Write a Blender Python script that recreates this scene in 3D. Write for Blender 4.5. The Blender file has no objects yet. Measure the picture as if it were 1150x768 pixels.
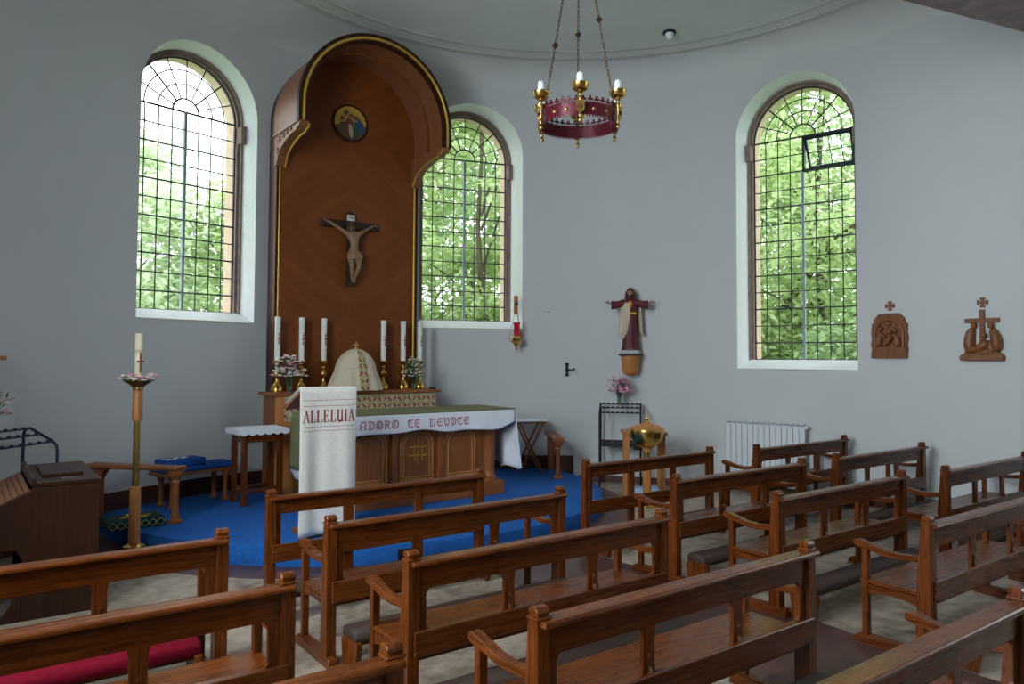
import bpy, bmesh, math, random
from mathutils import Vector, Matrix, Euler
PI = math.pi
rnd = random.Random(7)
scn = bpy.context.scene
COL = scn.collection

# ------------------------------------------------------------------ materials
MATS = {}
def newmat(name):
    m = bpy.data.materials.new(name); m.use_nodes = True
    nt = m.node_tree; b = nt.nodes['Principled BSDF']
    MATS[name] = m
    return m, nt, b
def N(nt, t, **kw):
    n = nt.nodes.new(t)
    for k, v in kw.items():
        if k.startswith('i_'): n.inputs[k[2:].replace('_', ' ')].default_value = v
        else: setattr(n, k, v)
    return n
def ramp(nt, fac, stops, interp='LINEAR'):
    r = nt.nodes.new('ShaderNodeValToRGB'); cr = r.color_ramp; cr.interpolation = interp
    while len(cr.elements) > len(stops): cr.elements.remove(cr.elements[-1])
    while len(cr.elements) < len(stops): cr.elements.new(0.5)
    for e, (p, c) in zip(cr.elements, stops): e.position = p; e.color = (*c, 1)
    nt.links.new(fac, r.inputs['Fac']); return r.outputs['Color']
def bump(nt, b, h, strength, dist=0.01):
    n = nt.nodes.new('ShaderNodeBump'); n.inputs['Strength'].default_value = strength; n.inputs['Distance'].default_value = dist
    nt.links.new(h, n.inputs['Height']); nt.links.new(n.outputs['Normal'], b.inputs['Normal'])
def plain(name, col, rough=0.5, metal=0.0, var=0.08, scale=8.0, bmp=0.0, spec=0.5, coat=0.0):
    m, nt, b = newmat(name)
    tc = N(nt, 'ShaderNodeTexCoord')
    no = N(nt, 'ShaderNodeTexNoise'); no.inputs['Scale'].default_value = scale; no.inputs['Detail'].default_value = 4
    nt.links.new(tc.outputs['Object'], no.inputs['Vector'])
    lo = tuple(c*(1-var) for c in col); hi = tuple(min(1, c*(1+var)) for c in col)
    nt.links.new(ramp(nt, no.outputs['Fac'], [(0.3, lo), (0.7, hi)]), b.inputs['Base Color'])
    b.inputs['Roughness'].default_value = rough; b.inputs['Metallic'].default_value = metal
    b.inputs['Specular IOR Level'].default_value = spec; b.inputs['Coat Weight'].default_value = coat
    if bmp: bump(nt, b, no.outputs['Fac'], bmp)
    return m
def wood(name, c1, c2, axis='x', rough=0.38, scale=9.0, stretch=0.07, coat=0.0, rand=0.35, spec=0.5):
    m, nt, b = newmat(name)
    tc = N(nt, 'ShaderNodeTexCoord'); oi = N(nt, 'ShaderNodeObjectInfo')
    add = N(nt, 'ShaderNodeVectorMath', operation='ADD')
    mul = N(nt, 'ShaderNodeVectorMath', operation='SCALE'); mul.inputs['Scale'].default_value = 11.0
    cmb = N(nt, 'ShaderNodeCombineXYZ')
    for k in 'XYZ': nt.links.new(oi.outputs['Random'], cmb.inputs[k])
    nt.links.new(cmb.outputs[0], mul.inputs[0])
    nt.links.new(tc.outputs['Object'], add.inputs[0]); nt.links.new(mul.outputs[0], add.inputs[1])
    mp = N(nt, 'ShaderNodeMapping')
    s = {'x': (stretch, 1, 1), 'y': (1, stretch, 1), 'z': (1, 1, stretch)}[axis]
    mp.inputs['Scale'].default_value = s
    nt.links.new(add.outputs[0], mp.inputs['Vector'])
    no = N(nt, 'ShaderNodeTexNoise'); no.inputs['Scale'].default_value = scale*4; no.inputs['Detail'].default_value = 7
    no.inputs['Roughness'].default_value = 0.62; no.inputs['Distortion'].default_value = 0.8
    nt.links.new(mp.outputs[0], no.inputs['Vector'])
    no2 = N(nt, 'ShaderNodeTexNoise'); no2.inputs['Scale'].default_value = scale*0.35; no2.inputs['Detail'].default_value = 3
    nt.links.new(add.outputs[0], no2.inputs['Vector'])
    cA = ramp(nt, no.outputs['Fac'], [(0.28, c1), (0.5, tuple((a+d)/2 for a, d in zip(c1, c2))), (0.74, c2)])
    hs = N(nt, 'ShaderNodeHueSaturation')
    mr = N(nt, 'ShaderNodeMapRange'); mr.inputs['To Min'].default_value = 1-rand; mr.inputs['To Max'].default_value = 1+rand
    nt.links.new(no2.outputs['Fac'], mr.inputs['Value']); nt.links.new(mr.outputs[0], hs.inputs['Value'])
    nt.links.new(cA, hs.inputs['Color']); nt.links.new(hs.outputs['Color'], b.inputs['Base Color'])
    rr = N(nt, 'ShaderNodeMapRange'); rr.inputs['To Min'].default_value = rough-0.08; rr.inputs['To Max'].default_value = rough+0.12
    nt.links.new(no.outputs['Fac'], rr.inputs['Value']); nt.links.new(rr.outputs[0], b.inputs['Roughness'])
    b.inputs['Coat Weight'].default_value = coat; b.inputs['Specular IOR Level'].default_value = spec
    bump(nt, b, no.outputs['Fac'], 0.06, 0.003)
    return m

OAK1, OAK2 = (0.050, 0.0108, 0.0020), (0.170, 0.0430, 0.0066)
for ax in 'xyz': wood('oak_'+ax, OAK1, OAK2, ax, rough=0.26, rand=0.4, scale=13, stretch=0.05, spec=0.32)
for ax in 'xyz': wood('altar_oak_'+ax, (0.17, 0.050, 0.011), (0.33, 0.108, 0.028), ax, rough=0.42, rand=0.2)
for ax in 'xz': wood('dark_wood_'+ax, (0.020, 0.0070, 0.0035), (0.048, 0.017, 0.008), ax, rough=0.42, rand=0.2, spec=0.25)
wood('honey_z', (0.36, 0.135, 0.034), (0.54, 0.23, 0.07), 'z', rough=0.4, rand=0.15)
wood('honey_x', (0.36, 0.135, 0.034), (0.54, 0.23, 0.07), 'x', rough=0.4, rand=0.15)
wood('carved_wood', (0.13, 0.042, 0.012), (0.27, 0.10, 0.032), 'z', rough=0.45, rand=0.25, scale=5)
wood('pink_wood', (0.18, 0.062, 0.028), (0.30, 0.115, 0.05), 'z', rough=0.4, rand=0.15)
plain('wall_paint', (0.585, 0.61, 0.63), 0.75, var=0.012, scale=3, bmp=0.03)
plain('ceiling_paint', (0.60, 0.62, 0.62), 0.8, var=0.03, scale=2)
plain('trim_shade_paint', (0.50, 0.51, 0.50), 0.85, var=0.04, scale=2, spec=0.1)  # darker than the ceiling: recess shade put into the moulding colour
plain('white_paint', (0.80, 0.84, 0.86), 0.6, var=0.02)
plain('stone_brown', (0.25, 0.18, 0.155), 0.8, var=0.18, scale=9, bmp=0.1)
plain('stone_peach', (0.62, 0.46, 0.34), 0.85, var=0.12, scale=9, bmp=0.1)
plain('lead', (0.03, 0.04, 0.05), 0.5, metal=0.3)
plain('iron_frame', (0.012, 0.02, 0.024), 0.45, metal=0.2)
plain('mullion_grey', (0.25, 0.33, 0.36), 0.5)
plain('beam_paint', (0.20, 0.15, 0.155), 0.6, var=0.3, scale=5)
plain('carpet_blue', (0.016, 0.115, 0.42), 0.9, var=0.22, scale=60, bmp=0.25, spec=0.2)
plain('fabric_blue', (0.010, 0.07, 0.32), 0.85, var=0.15, scale=50, spec=0.2)
plain('skirting', (0.075, 0.022, 0.012), 0.45, var=0.2)
plain('brass', (0.72, 0.46, 0.13), 0.22, metal=1.0, var=0.1)
plain('dark_chain', (0.05, 0.032, 0.018), 0.45, metal=0.6)
plain('old_brass', (0.40, 0.27, 0.085), 0.32, metal=1.0, var=0.25)
plain('gold_paint', (0.62, 0.38, 0.06), 0.35, metal=0.55, var=0.1)
plain('maroon_metal', (0.115, 0.008, 0.022), 0.3, metal=0.25, var=0.15)
plain('black_iron', (0.010, 0.011, 0.013), 0.5, metal=0.2)
plain('blue_iron', (0.012, 0.022, 0.06), 0.4, metal=0.1)
plain('candle_wax', (0.84, 0.85, 0.80), 0.45, var=0.03)
plain('ivory_wax', (0.82, 0.76, 0.56), 0.45, var=0.04)
plain('red_print', (0.24, 0.045, 0.045), 0.7)
plain('rose_print', (0.42, 0.10, 0.16), 0.8)
plain('linen', (0.70, 0.69, 0.66), 0.85, var=0.05, scale=40, spec=0.2)
plain('white_cloth', (0.76, 0.80, 0.87), 0.8, var=0.03, scale=20, spec=0.2)
plain('green_cloth', (0.165, 0.175, 0.09), 0.85, var=0.1, scale=30, spec=0.2)
plain('veil_cloth', (0.62, 0.53, 0.40), 0.75, var=0.05, scale=30, spec=0.3)
plain('kneeler_brown', (0.036, 0.018, 0.013), 0.7, var=0.2, scale=30)
plain('kneeler_red', (0.18, 0.002, 0.015), 0.85, var=0.15, scale=30, spec=0.15)
plain('hassock_green', (0.008, 0.04, 0.028), 0.9, var=0.3, scale=60)
plain('wool_yellow', (0.72, 0.52, 0.04), 0.9)
plain('wool_pale', (0.35, 0.42, 0.24), 0.9)
plain('bulb_white', (0.80, 0.88, 0.92), 0.25, var=0.02)
plain('radiator_white', (0.66, 0.71, 0.76), 0.4, var=0.02)
plain('robe_maroon', (0.105, 0.011, 0.020), 0.55, var=0.15)
plain('mantle_cream', (0.55, 0.48, 0.36), 0.6, var=0.08)
plain('skin_paint', (0.42, 0.22, 0.14), 0.5, var=0.06)
plain('corpus_paint', (0.27, 0.155, 0.085), 0.5, var=0.15, scale=20)
plain('hair_brown', (0.07, 0.028, 0.012), 0.6, var=0.2)
plain('cloud_paint', (0.5, 0.54, 0.58), 0.7, var=0.15)
plain('dark_cross', (0.022, 0.011, 0.008), 0.5)
plain('paper_white', (0.75, 0.74, 0.68), 0.8)
plain('ink', (0.03, 0.03, 0.03), 0.8)
plain('paint_blue', (0.02, 0.07, 0.13), 0.6); plain('paint_red', (0.13, 0.025, 0.02), 0.6)
plain('paint_flesh', (0.30, 0.16, 0.09), 0.6); plain('paint_green', (0.035, 0.06, 0.02), 0.6); plain('paint_brown', (0.09, 0.04, 0.018), 0.6)
plain('paint_pale', (0.36, 0.30, 0.2), 0.6)
plain('petal_pink', (0.72, 0.34, 0.47), 0.7); plain('petal_white', (0.80, 0.78, 0.74), 0.7)
plain('leaf_dark', (0.045, 0.11, 0.03), 0.6, var=0.3, scale=20)
plain('grass', (0.16, 0.30, 0.06), 0.9, var=0.3, scale=4)
plain('bark', (0.10, 0.075, 0.05), 0.9, var=0.3, scale=10, bmp=0.4)
plain('silver', (0.7, 0.7, 0.72), 0.25, metal=1.0)
plain('pale_blue', (0.36, 0.50, 0.72), 0.7)
plain('black_plastic', (0.012, 0.012, 0.014), 0.4)

def glass(name, tint, gl=0.06, alpha=None):
    m, nt, b = newmat(name); nt.nodes.remove(b)
    out = nt.nodes['Material Output']
    t = N(nt, 'ShaderNodeBsdfTransparent'); t.inputs['Color'].default_value = (*tint, 1)
    g = N(nt, 'ShaderNodeBsdfGlossy'); g.inputs['Roughness'].default_value = 0.05
    mx = N(nt, 'ShaderNodeMixShader'); mx.inputs[0].default_value = gl
    nt.links.new(t.outputs[0], mx.inputs[1]); nt.links.new(g.outputs[0], mx.inputs[2]); nt.links.new(mx.outputs[0], out.inputs['Surface'])
    return m
glass('window_glass', (0.94, 0.97, 0.96), 0.04)
glass('vase_glass', (0.72, 0.82, 0.78), 0.18)
def red_glass():
    m, nt, b = newmat('ruby_glass')
    b.inputs['Base Color'].default_value = (0.62, 0.006, 0.03, 1); b.inputs['Roughness'].default_value = 0.12
    b.inputs['Transmission Weight'].default_value = 0.1
red_glass()
def leafmat(name, c1, c2):
    m, nt, b = newmat(name); out = nt.nodes['Material Output']
    tc = N(nt, 'ShaderNodeTexCoord'); no = N(nt, 'ShaderNodeTexNoise'); no.inputs['Scale'].default_value = 1.7; no.inputs['Detail'].default_value = 5
    nt.links.new(tc.outputs['Object'], no.inputs['Vector'])
    c = ramp(nt, no.outputs['Fac'], [(0.32, c1), (0.68, c2)])
    nt.links.new(c, b.inputs['Base Color']); b.inputs['Roughness'].default_value = 0.5
    tr = N(nt, 'ShaderNodeBsdfTranslucent'); nt.links.new(c, tr.inputs['Color'])
    mx = N(nt, 'ShaderNodeMixShader'); mx.inputs[0].default_value = 0.5
    nt.links.new(b.outputs[0], mx.inputs[1]); nt.links.new(tr.outputs[0], mx.inputs[2]); nt.links.new(mx.outputs[0], out.inputs['Surface'])
leafmat('leaf_spring', (0.40, 0.52, 0.23), (0.64, 0.74, 0.42))
leafmat('leaf_mid', (0.28, 0.40, 0.19), (0.52, 0.63, 0.36))
leafmat('leaf_grey', (0.48, 0.58, 0.38), (0.72, 0.79, 0.58))

def floor_mat():
    m, nt, b = newmat('floor_lino')
    tc = N(nt, 'ShaderNodeTexCoord')
    n1 = N(nt, 'ShaderNodeTexNoise'); n1.inputs['Scale'].default_value = 1.3; n1.inputs['Detail'].default_value = 6; n1.inputs['Distortion'].default_value = 0.6
    n2 = N(nt, 'ShaderNodeTexNoise'); n2.inputs['Scale'].default_value = 9; n2.inputs['Detail'].default_value = 6
    for n in (n1, n2): nt.links.new(tc.outputs['Object'], n.inputs['Vector'])
    mx = N(nt, 'ShaderNodeMath', operation='ADD'); ml = N(nt, 'ShaderNodeMath', operation='MULTIPLY'); ml.inputs[1].default_value = 0.5
    nt.links.new(n1.outputs['Fac'], mx.inputs[0]); nt.links.new(n2.outputs['Fac'], mx.inputs[1]); nt.links.new(mx.outputs[0], ml.inputs[0])
    c = ramp(nt, ml.outputs[0], [(0.34, (0.13, 0.095, 0.07)), (0.5, (0.34, 0.275, 0.215)), (0.66, (0.50, 0.425, 0.35))])
    nt.links.new(c, b.inputs['Base Color'])
    b.inputs['Roughness'].default_value = 0.5; bump(nt, b, n2.outputs['Fac'], 0.1, 0.004)
floor_mat()
plain('lino_maroon', (0.095, 0.045, 0.042), 0.42, var=0.3, scale=5)

def damask():
    m, nt, b = newmat('damask')
    tc = N(nt, 'ShaderNodeTexCoord'); sp = N(nt, 'ShaderNodeSeparateXYZ'); nt.links.new(tc.outputs['Object'], sp.inputs[0])
    def sn(o, k):
        a = N(nt, 'ShaderNodeMath', operation='MULTIPLY'); a.inputs[1].default_value = k; nt.links.new(o, a.inputs[0])
        s = N(nt, 'ShaderNodeMath', operation='SINE'); nt.links.new(a.outputs[0], s.inputs[0]); return s.outputs[0]
    p = N(nt, 'ShaderNodeMath', operation='MULTIPLY'); nt.links.new(sn(sp.outputs['X'], 42), p.inputs[0]); nt.links.new(sn(sp.outputs['Z'], 34), p.inputs[1])
    no = N(nt, 'ShaderNodeTexNoise'); no.inputs['Scale'].default_value = 45; nt.links.new(tc.outputs['Object'], no.inputs['Vector'])
    ad = N(nt, 'ShaderNodeMath', operation='ADD'); p2 = N(nt, 'ShaderNodeMath', operation='MULTIPLY'); nt.links.new(sn(sp.outputs['X'], 84), p2.inputs[0]); nt.links.new(sn(sp.outputs['Z'], 85), p2.inputs[1])
    p3 = N(nt, 'ShaderNodeMath', operation='MULTIPLY_ADD'); p3.inputs[1].default_value = 0.55; nt.links.new(p2.outputs[0], p3.inputs[0]); nt.links.new(p.outputs[0], p3.inputs[2])
    nt.links.new(p3.outputs[0], ad.inputs[0]); nt.links.new(no.outputs['Fac'], ad.inputs[1])
    mr = N(nt, 'ShaderNodeMapRange'); mr.inputs['From Min'].default_value = -0.5; mr.inputs['From Max'].default_value = 1.5
    nt.links.new(ad.outputs[0], mr.inputs['Value'])
    cream, green, red, och = (0.54, 0.46, 0.30), (0.15, 0.20, 0.11), (0.28, 0.045, 0.04), (0.42, 0.29, 0.12)
    c = ramp(nt, mr.outputs[0], [(0.0, red), (0.1, green), (0.24, cream), (0.44, och), (0.54, cream), (0.72, green), (0.84, cream), (0.92, red)], 'CONSTANT')
    nt.links.new(c, b.inputs['Base Color']); b.inputs['Roughness'].default_value = 0.8
damask()
def veneer():
    m, nt, b = newmat('veneer')
    tc = N(nt, 'ShaderNodeTexCoord'); sp = N(nt, 'ShaderNodeSeparateXYZ'); nt.links.new(tc.outputs['Object'], sp.inputs[0])
    ab = N(nt, 'ShaderNodeMath', operation='ABSOLUTE'); nt.links.new(sp.outputs['X'], ab.inputs[0])
    zz = N(nt, 'ShaderNodeMath', operation='PINGPONG'); zz.inputs[1].default_value = 1.15; nt.links.new(sp.outputs['Z'], zz.inputs[0])
    cb = N(nt, 'ShaderNodeCombineXYZ'); nt.links.new(ab.outputs[0], cb.inputs['X']); nt.links.new(zz.outputs[0], cb.inputs['Z'])
    mp = N(nt, 'ShaderNodeMapping'); mp.vector_type = 'TEXTURE'; mp.inputs['Rotation'].default_value = (0, math.radians(38), 0); mp.inputs['Scale'].default_value = (9, 1, 1)
    nt.links.new(cb.outputs[0], mp.inputs['Vector'])
    no = N(nt, 'ShaderNodeTexNoise'); no.inputs['Scale'].default_value = 9; no.inputs['Detail'].default_value = 6; no.inputs['Distortion'].default_value = 0.5
    nt.links.new(mp.outputs[0], no.inputs['Vector'])
    c = ramp(nt, no.outputs['Fac'], [(0.25, (0.150, 0.038, 0.0060)), (0.5, (0.185, 0.050, 0.0085)), (0.75, (0.225, 0.064, 0.0120))])
    nt.links.new(c, b.inputs['Base Color']); b.inputs['Roughness'].default_value = 0.55; b.inputs['Specular IOR Level'].default_value = 0.3
veneer()

# ------------------------------------------------------------------ mesh builder
class MB:
    def __init__(s): s.bm = bmesh.new()
    def v(s, p): return s.bm.verts.new(p)
    def f(s, vs):
        try: return s.bm.faces.new(vs)
        except ValueError: return None
    def box(s, x0, x1, y0, y1, z0, z1, M=None):
        ps = [(x, y, z) for z in (z0, z1) for y in (y0, y1) for x in (x0, x1)]
        vs = [s.v(M @ Vector(p) if M else p) for p in ps]
        for q in ((0, 2, 3, 1), (4, 5, 7, 6), (0, 1, 5, 4), (2, 6, 7, 3), (0, 4, 6, 2), (1, 3, 7, 5)): s.f([vs[i] for i in q])
        return s
    def prism(s, poly, plane, a, b, M=None):
        def P(u, w, t):
            p = {'xz': (u, t, w), 'yz': (t, u, w), 'xy': (u, w, t)}[plane]
            return M @ Vector(p) if M else p
        A = [s.v(P(u, w, a)) for u, w in poly]; B = [s.v(P(u, w, b)) for u, w in poly]
        n = len(poly); s.f(A); s.f(B[::-1])
        for i in range(n): s.f([A[i], A[(i+1) % n], B[(i+1) % n], B[i]])
        return s
    def loft(s, rings, closed=True, caps=True, loop=False):
        R = [[s.v(p) for p in r] for r in rings]; n = len(R[0])
        m = len(R)
        for i in range(m if loop else m-1):
            a, b = R[i], R[(i+1) % m]
            for j in range(n if closed else n-1): s.f([a[j], a[(j+1) % n], b[(j+1) % n], b[j]])
        if caps and closed and not loop: s.f(R[0][::-1]); s.f(R[-1])
        return s
    def tube(s, pts, r, seg=8, loop=False, caps=True):
        pts = [Vector(p) for p in pts]; n = len(pts)
        rs = r if isinstance(r, (list, tuple)) else [r]*n
        rings = []; prev = None
        for i, p in enumerate(pts):
            if loop: t = pts[(i+1) % n]-pts[i-1]
            else: t = (pts[min(i+1, n-1)]-pts[max(i-1, 0)])
            t.normalize()
            if prev is None:
                up = Vector((0, 0, 1)) if abs(t.z) < 0.9 else Vector((1, 0, 0))
                a = t.cross(up).normalized()
            else:
                a = (prev - t*prev.dot(t))
                a = a.normalized() if a.length > 1e-6 else prev
            prev = a; b = t.cross(a)
            rings.append([p+(a*math.cos(k*2*PI/seg)+b*math.sin(k*2*PI/seg))*rs[i] for k in range(seg)])
        return s.loft(rings, True, caps, loop)
    def lathe(s, prof, seg=24, c=(0, 0, 0), mod=None, sx=1, sy=1, caps=True):
        rings = []
        for r, z in prof:
            ring = []
            for k in range(seg):
                a = 2*PI*k/seg; q = r*(mod(a, z) if mod else 1)
                ring.append((c[0]+q*math.cos(a)*sx, c[1]+q*math.sin(a)*sy, c[2]+z))
            rings.append(ring)
        return s.loft(rings, True, caps)
    def ball(s, c, r, seg=12, rings=8, M=None):
        r = r if isinstance(r, (tuple, list)) else (r, r, r)
        L = []
        for i in range(1, rings):
            t = PI*i/rings
            L.append([tuple(r0) for r0 in [(math.sin(t)*math.cos(2*PI*k/seg)*r[0], math.sin(t)*math.sin(2*PI*k/seg)*r[1], -math.cos(t)*r[2]) for k in range(seg)]])
        tr = (lambda p: (M @ Vector(p))+Vector(c)) if M else (lambda p: Vector(p)+Vector(c))
        R = [[s.v(tr(p)) for p in ring] for ring in L]
        bot = s.v(tr((0, 0, -r[2]))); top = s.v(tr((0, 0, r[2])))
        for i in range(len(R)-1):
            for k in range(seg): s.f([R[i][k], R[i][(k+1) % seg], R[i+1][(k+1) % seg], R[i+1][k]])
        for k in range(seg):
            s.f([bot, R[0][(k+1) % seg], R[0][k]]); s.f([top, R[-1][k], R[-1][(k+1) % seg]])
        return s
    def sheet(s, fn, nu, nv, closed_u=False):
        G = [[s.v(fn(i/nu, j/nv)) for j in range(nv+1)] for i in range(nu if closed_u else nu+1)]
        m = len(G)
        for i in range(m if closed_u else m-1):
            for j in range(nv): s.f([G[i][j], G[(i+1) % m][j], G[(i+1) % m][j+1], G[i][j+1]])
        return s
    def xform(s, M):
        bmesh.ops.transform(s.bm, matrix=M, verts=s.bm.verts); return s
    def build(s, name, mat, parent=None, smooth=None, bevel=0, segs=1, solid=0, recalc=True):
        bm = s.bm
        if recalc: bmesh.ops.recalc_face_normals(bm, faces=bm.faces)
        if bevel:
            ed = [e for e in bm.edges if len(e.link_faces) == 2 and e.calc_face_angle(0) > 0.6]
            try: bmesh.ops.bevel(bm, geom=ed, offset=bevel, segments=segs, affect='EDGES', profile=0.5, clamp_overlap=True)
            except Exception: pass
        me = bpy.data.meshes.new(name); bm.to_mesh(me); bm.free()
        me.materials.append(MATS[mat])
        if smooth:
            for p in me.polygons: p.use_smooth = True
            me.set_sharp_from_angle(angle=math.radians(smooth if smooth is not True else 40))
        o = bpy.data.objects.new(name, me); COL.objects.link(o)
        if parent: o.parent = parent
        if solid:
            md = o.modifiers.new('thickness', 'SOLIDIFY'); md.thickness = solid; md.offset = 0
        return o
def tag(o, label, cat, group=None):
    o['label'] = label; o['category'] = cat
    if group: o['group'] = group
    return o
def thing(name, label, cat, loc=(0, 0, 0), rotz=0, group=None):
    o = bpy.data.objects.new(name, None); COL.objects.link(o); o.empty_display_size = 0.1
    o.location = loc; o.rotation_euler = (0, 0, rotz)
    return tag(o, label, cat, group)
def struct(o): o['kind'] = 'structure'; return o
def sempty(name):
    o = bpy.data.objects.new(name, None); COL.objects.link(o); return struct(o)
def dup(root, loc, rotz, label, group=None):
    r = root.copy(); COL.objects.link(r); r.location = loc; r.rotation_euler = (0, 0, rotz); r['label'] = label
    if group: r['group'] = group
    for ch in list(root.children):
        c = ch.copy(); COL.objects.link(c); c.parent = r
        for g in ch.children:
            d = g.copy(); COL.objects.link(d); d.parent = c
    return r
def skin(name, verts, edges, radii, mat, parent, sub=2, M=None):
    me = bpy.data.meshes.new(name); me.from_pydata([Vector(v) for v in verts], edges, [])
    o = bpy.data.objects.new(name, me); COL.objects.link(o)
    o.modifiers.new('s', 'SKIN')
    sv = me.skin_vertices[0].data
    for i, r in enumerate(radii):
        sv[i].radius = (r, r) if not isinstance(r, tuple) else r
        sv[i].use_root = (i == 0)
    o.modifiers.new('d', 'SUBSURF').levels = sub
    dg = bpy.context.evaluated_depsgraph_get(); dg.update()
    m2 = bpy.data.meshes.new_from_object(o.evaluated_get(dg)); bpy.data.objects.remove(o); bpy.data.meshes.remove(me)
    if M: m2.transform(M)
    m2.name = name; m2.materials.clear(); m2.materials.append(MATS[mat])
    for p in m2.polygons: p.use_smooth = True
    q = bpy.data.objects.new(name, m2); COL.objects.link(q)
    if parent: q.parent = parent
    return q

# ------------------------------------------------------------------ camera
cam = bpy.data.cameras.new('camera'); co = bpy.data.objects.new('camera', cam); COL.objects.link(co)
scn.camera = co
yaw, pitch, roll = math.radians(36.297), math.radians(2.344), math.radians(0.273)
rt = Vector((math.cos(yaw), -math.sin(yaw), 0)); fw = Vector((math.sin(yaw)*math.cos(pitch), math.cos(yaw)*math.cos(pitch), math.sin(pitch)))
up = rt.cross(fw); r2 = rt*math.cos(roll)+up*math.sin(roll); u2 = up*math.cos(roll)-rt*math.sin(roll)
co.matrix_world = Matrix(((r2.x, u2.x, -fw.x, 0), (r2.y, u2.y, -fw.y, 0), (r2.z, u2.z, -fw.z, 1.91), (0, 0, 0, 1)))
cam.sensor_fit = 'HORIZONTAL'; cam.sensor_width = 36; cam.lens = 843.1/1150*36; cam.shift_y = -17.5/1150
cam.clip_end = 200; cam.clip_start = 0.05

# ------------------------------------------------------------------ room shell
CX, CY, R = 4.2, 4.75, 5.42
XL, XR, YB = CX-R, CX+R, -9.0
ZT = 6.12                    # where the wall starts to curve into the ceiling
SQ = R*PI/2
RCX, RCY, RR, ZC = 4.80, 5.18, 4.30, 6.46   # ring where cove meets the flat ceiling
def wp(s):                    # wall path: (point, outward normal, tangent)
    if s < -SQ: y = CY-(-SQ-s); return Vector((XL, y, 0)), Vector((-1, 0, 0)), Vector((0, 1, 0))
    if s > SQ: y = CY-(s-SQ); return Vector((XR, y, 0)), Vector((1, 0, 0)), Vector((0, -1, 0))
    t = s/R; n = Vector((math.sin(t), math.cos(t), 0))
    return Vector((CX, CY, 0))+n*R, n, Vector((math.cos(t), -math.sin(t), 0))
def ring(s):
    if s < -SQ: p, n, t = wp(s); return Vector((RCX-RR, p.y+RCY-CY, 0))
    if s > SQ: p, n, t = wp(s); return Vector((RCX+RR, p.y+RCY-CY, 0))
    t = s/R; return Vector((RCX+RR*math.sin(t), RCY+RR*math.cos(t), 0))
HW = 0.81
S_END = SQ+CY-YB
WINS = [  # s centre, half width, sill, spring, vent
    (math.radians(-19.9)*R, HW, 2.35, 5.04, False),
    (math.radians(23.35)*R, HW, 2.35, 5.06, False),
    (math.radians(75.3)*R, 0.83, 1.76, 5.14, True),
    (-SQ-0.9, 0.83, 1.76, 5.10, False), (-SQ-3.1, 0.83, 1.76, 5.10, False),  # unseen nave windows, placed as light sources for the room
    (SQ+5.2, 0.83, 1.76, 5.10, False), (SQ+9.0, 0.83, 1.76, 5.10, False)]
def wall_piece(name, s0, s1):
    mb = MB(); cuts = {s0, s1}
    ws = [w for w in WINS if s0 < w[0] < s1]
    k = s0
    while k < s1: cuts.add(k); k += 0.12
    for (sc, hw, zs, zp, vt) in ws:
        for c in list(cuts):
            if sc-hw-0.03 < c < sc+hw+0.03: cuts.discard(c)
        for i in range(33): cuts.add(sc-hw*math.cos(PI*i/32))
    cs = sorted(cuts)
    def inside(s):
        for w in ws:
            if w[0]-w[1]-1e-6 <= s <= w[0]+w[1]+1e-6: return w
    cache = {}
    def V(s, z):
        key = (round(s, 5), round(z, 5))
        if key not in cache:
            p = wp(s)[0]; cache[key] = mb.v((p.x, p.y, z))
        return cache[key]
    def arch(w, s): u = max(-1, min(1, (s-w[0])/w[1])); return w[3]+w[1]*math.sqrt(max(0, 1-u*u))
    for a, b in zip(cs, cs[1:]):
        w = inside((a+b)/2)
        if w:
            mb.f([V(a, 0), V(b, 0), V(b, w[2]), V(a, w[2])])
            mb.f([V(a, arch(w, a)), V(b, arch(w, b)), V(b, ZT+0.06), V(a, ZT+0.06)])
        else: mb.f([V(a, 0), V(b, 0), V(b, ZT+0.06), V(a, ZT+0.06)])
    bmesh.ops.remove_doubles(mb.bm, verts=mb.bm.verts, dist=1e-5)
    return struct(mb.build(name, 'wall_paint', smooth=30))
wall_piece('wall_left', -S_END, -SQ)
wall_piece('wall_apse', -SQ, SQ)
wall_piece('wall_right', SQ, S_END)
struct(MB().box(XL-0.2, XR+0.2, YB-0.2, YB, 0, 7).build('wall_back', 'wall_paint'))
# ceiling: cove plus flat
ss = [-S_END+i*(2*S_END)/160 for i in range(161)]
mb = MB()
rows = []
for i in range(11):
    ph = PI/2*i/10; k = 1-math.cos(ph)
    rows.append([tuple((wp(s)[0].lerp(ring(s), k)).to_tuple()[:2])+(ZT+(ZC-ZT)*math.sin(ph),) for s in ss])
mb.loft(rows, closed=False)
inner = [(ring(s).x, ring(s).y, ZC) for s in ss]
for a, b in zip(inner, inner[1:]): mb.f([mb.v(a), mb.v(b), mb.v((RCX, min((a[1]+b[1])/2, RCY), ZC))] if a[1] > RCY-0.01 else [mb.v(a), mb.v(b), mb.v((RCX, b[1], ZC)), mb.v((RCX, a[1], ZC))])
bmesh.ops.remove_doubles(mb.bm, verts=mb.bm.verts, dist=1e-4)
mb.box(XL-0.1, XR+0.1, YB, CY+R+0.2, ZC+0.02, ZC+0.12)  # unseen slab added above the ceiling to block sky light through gaps
struct(mb.build('ceiling', 'ceiling_paint', smooth=30))
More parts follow.
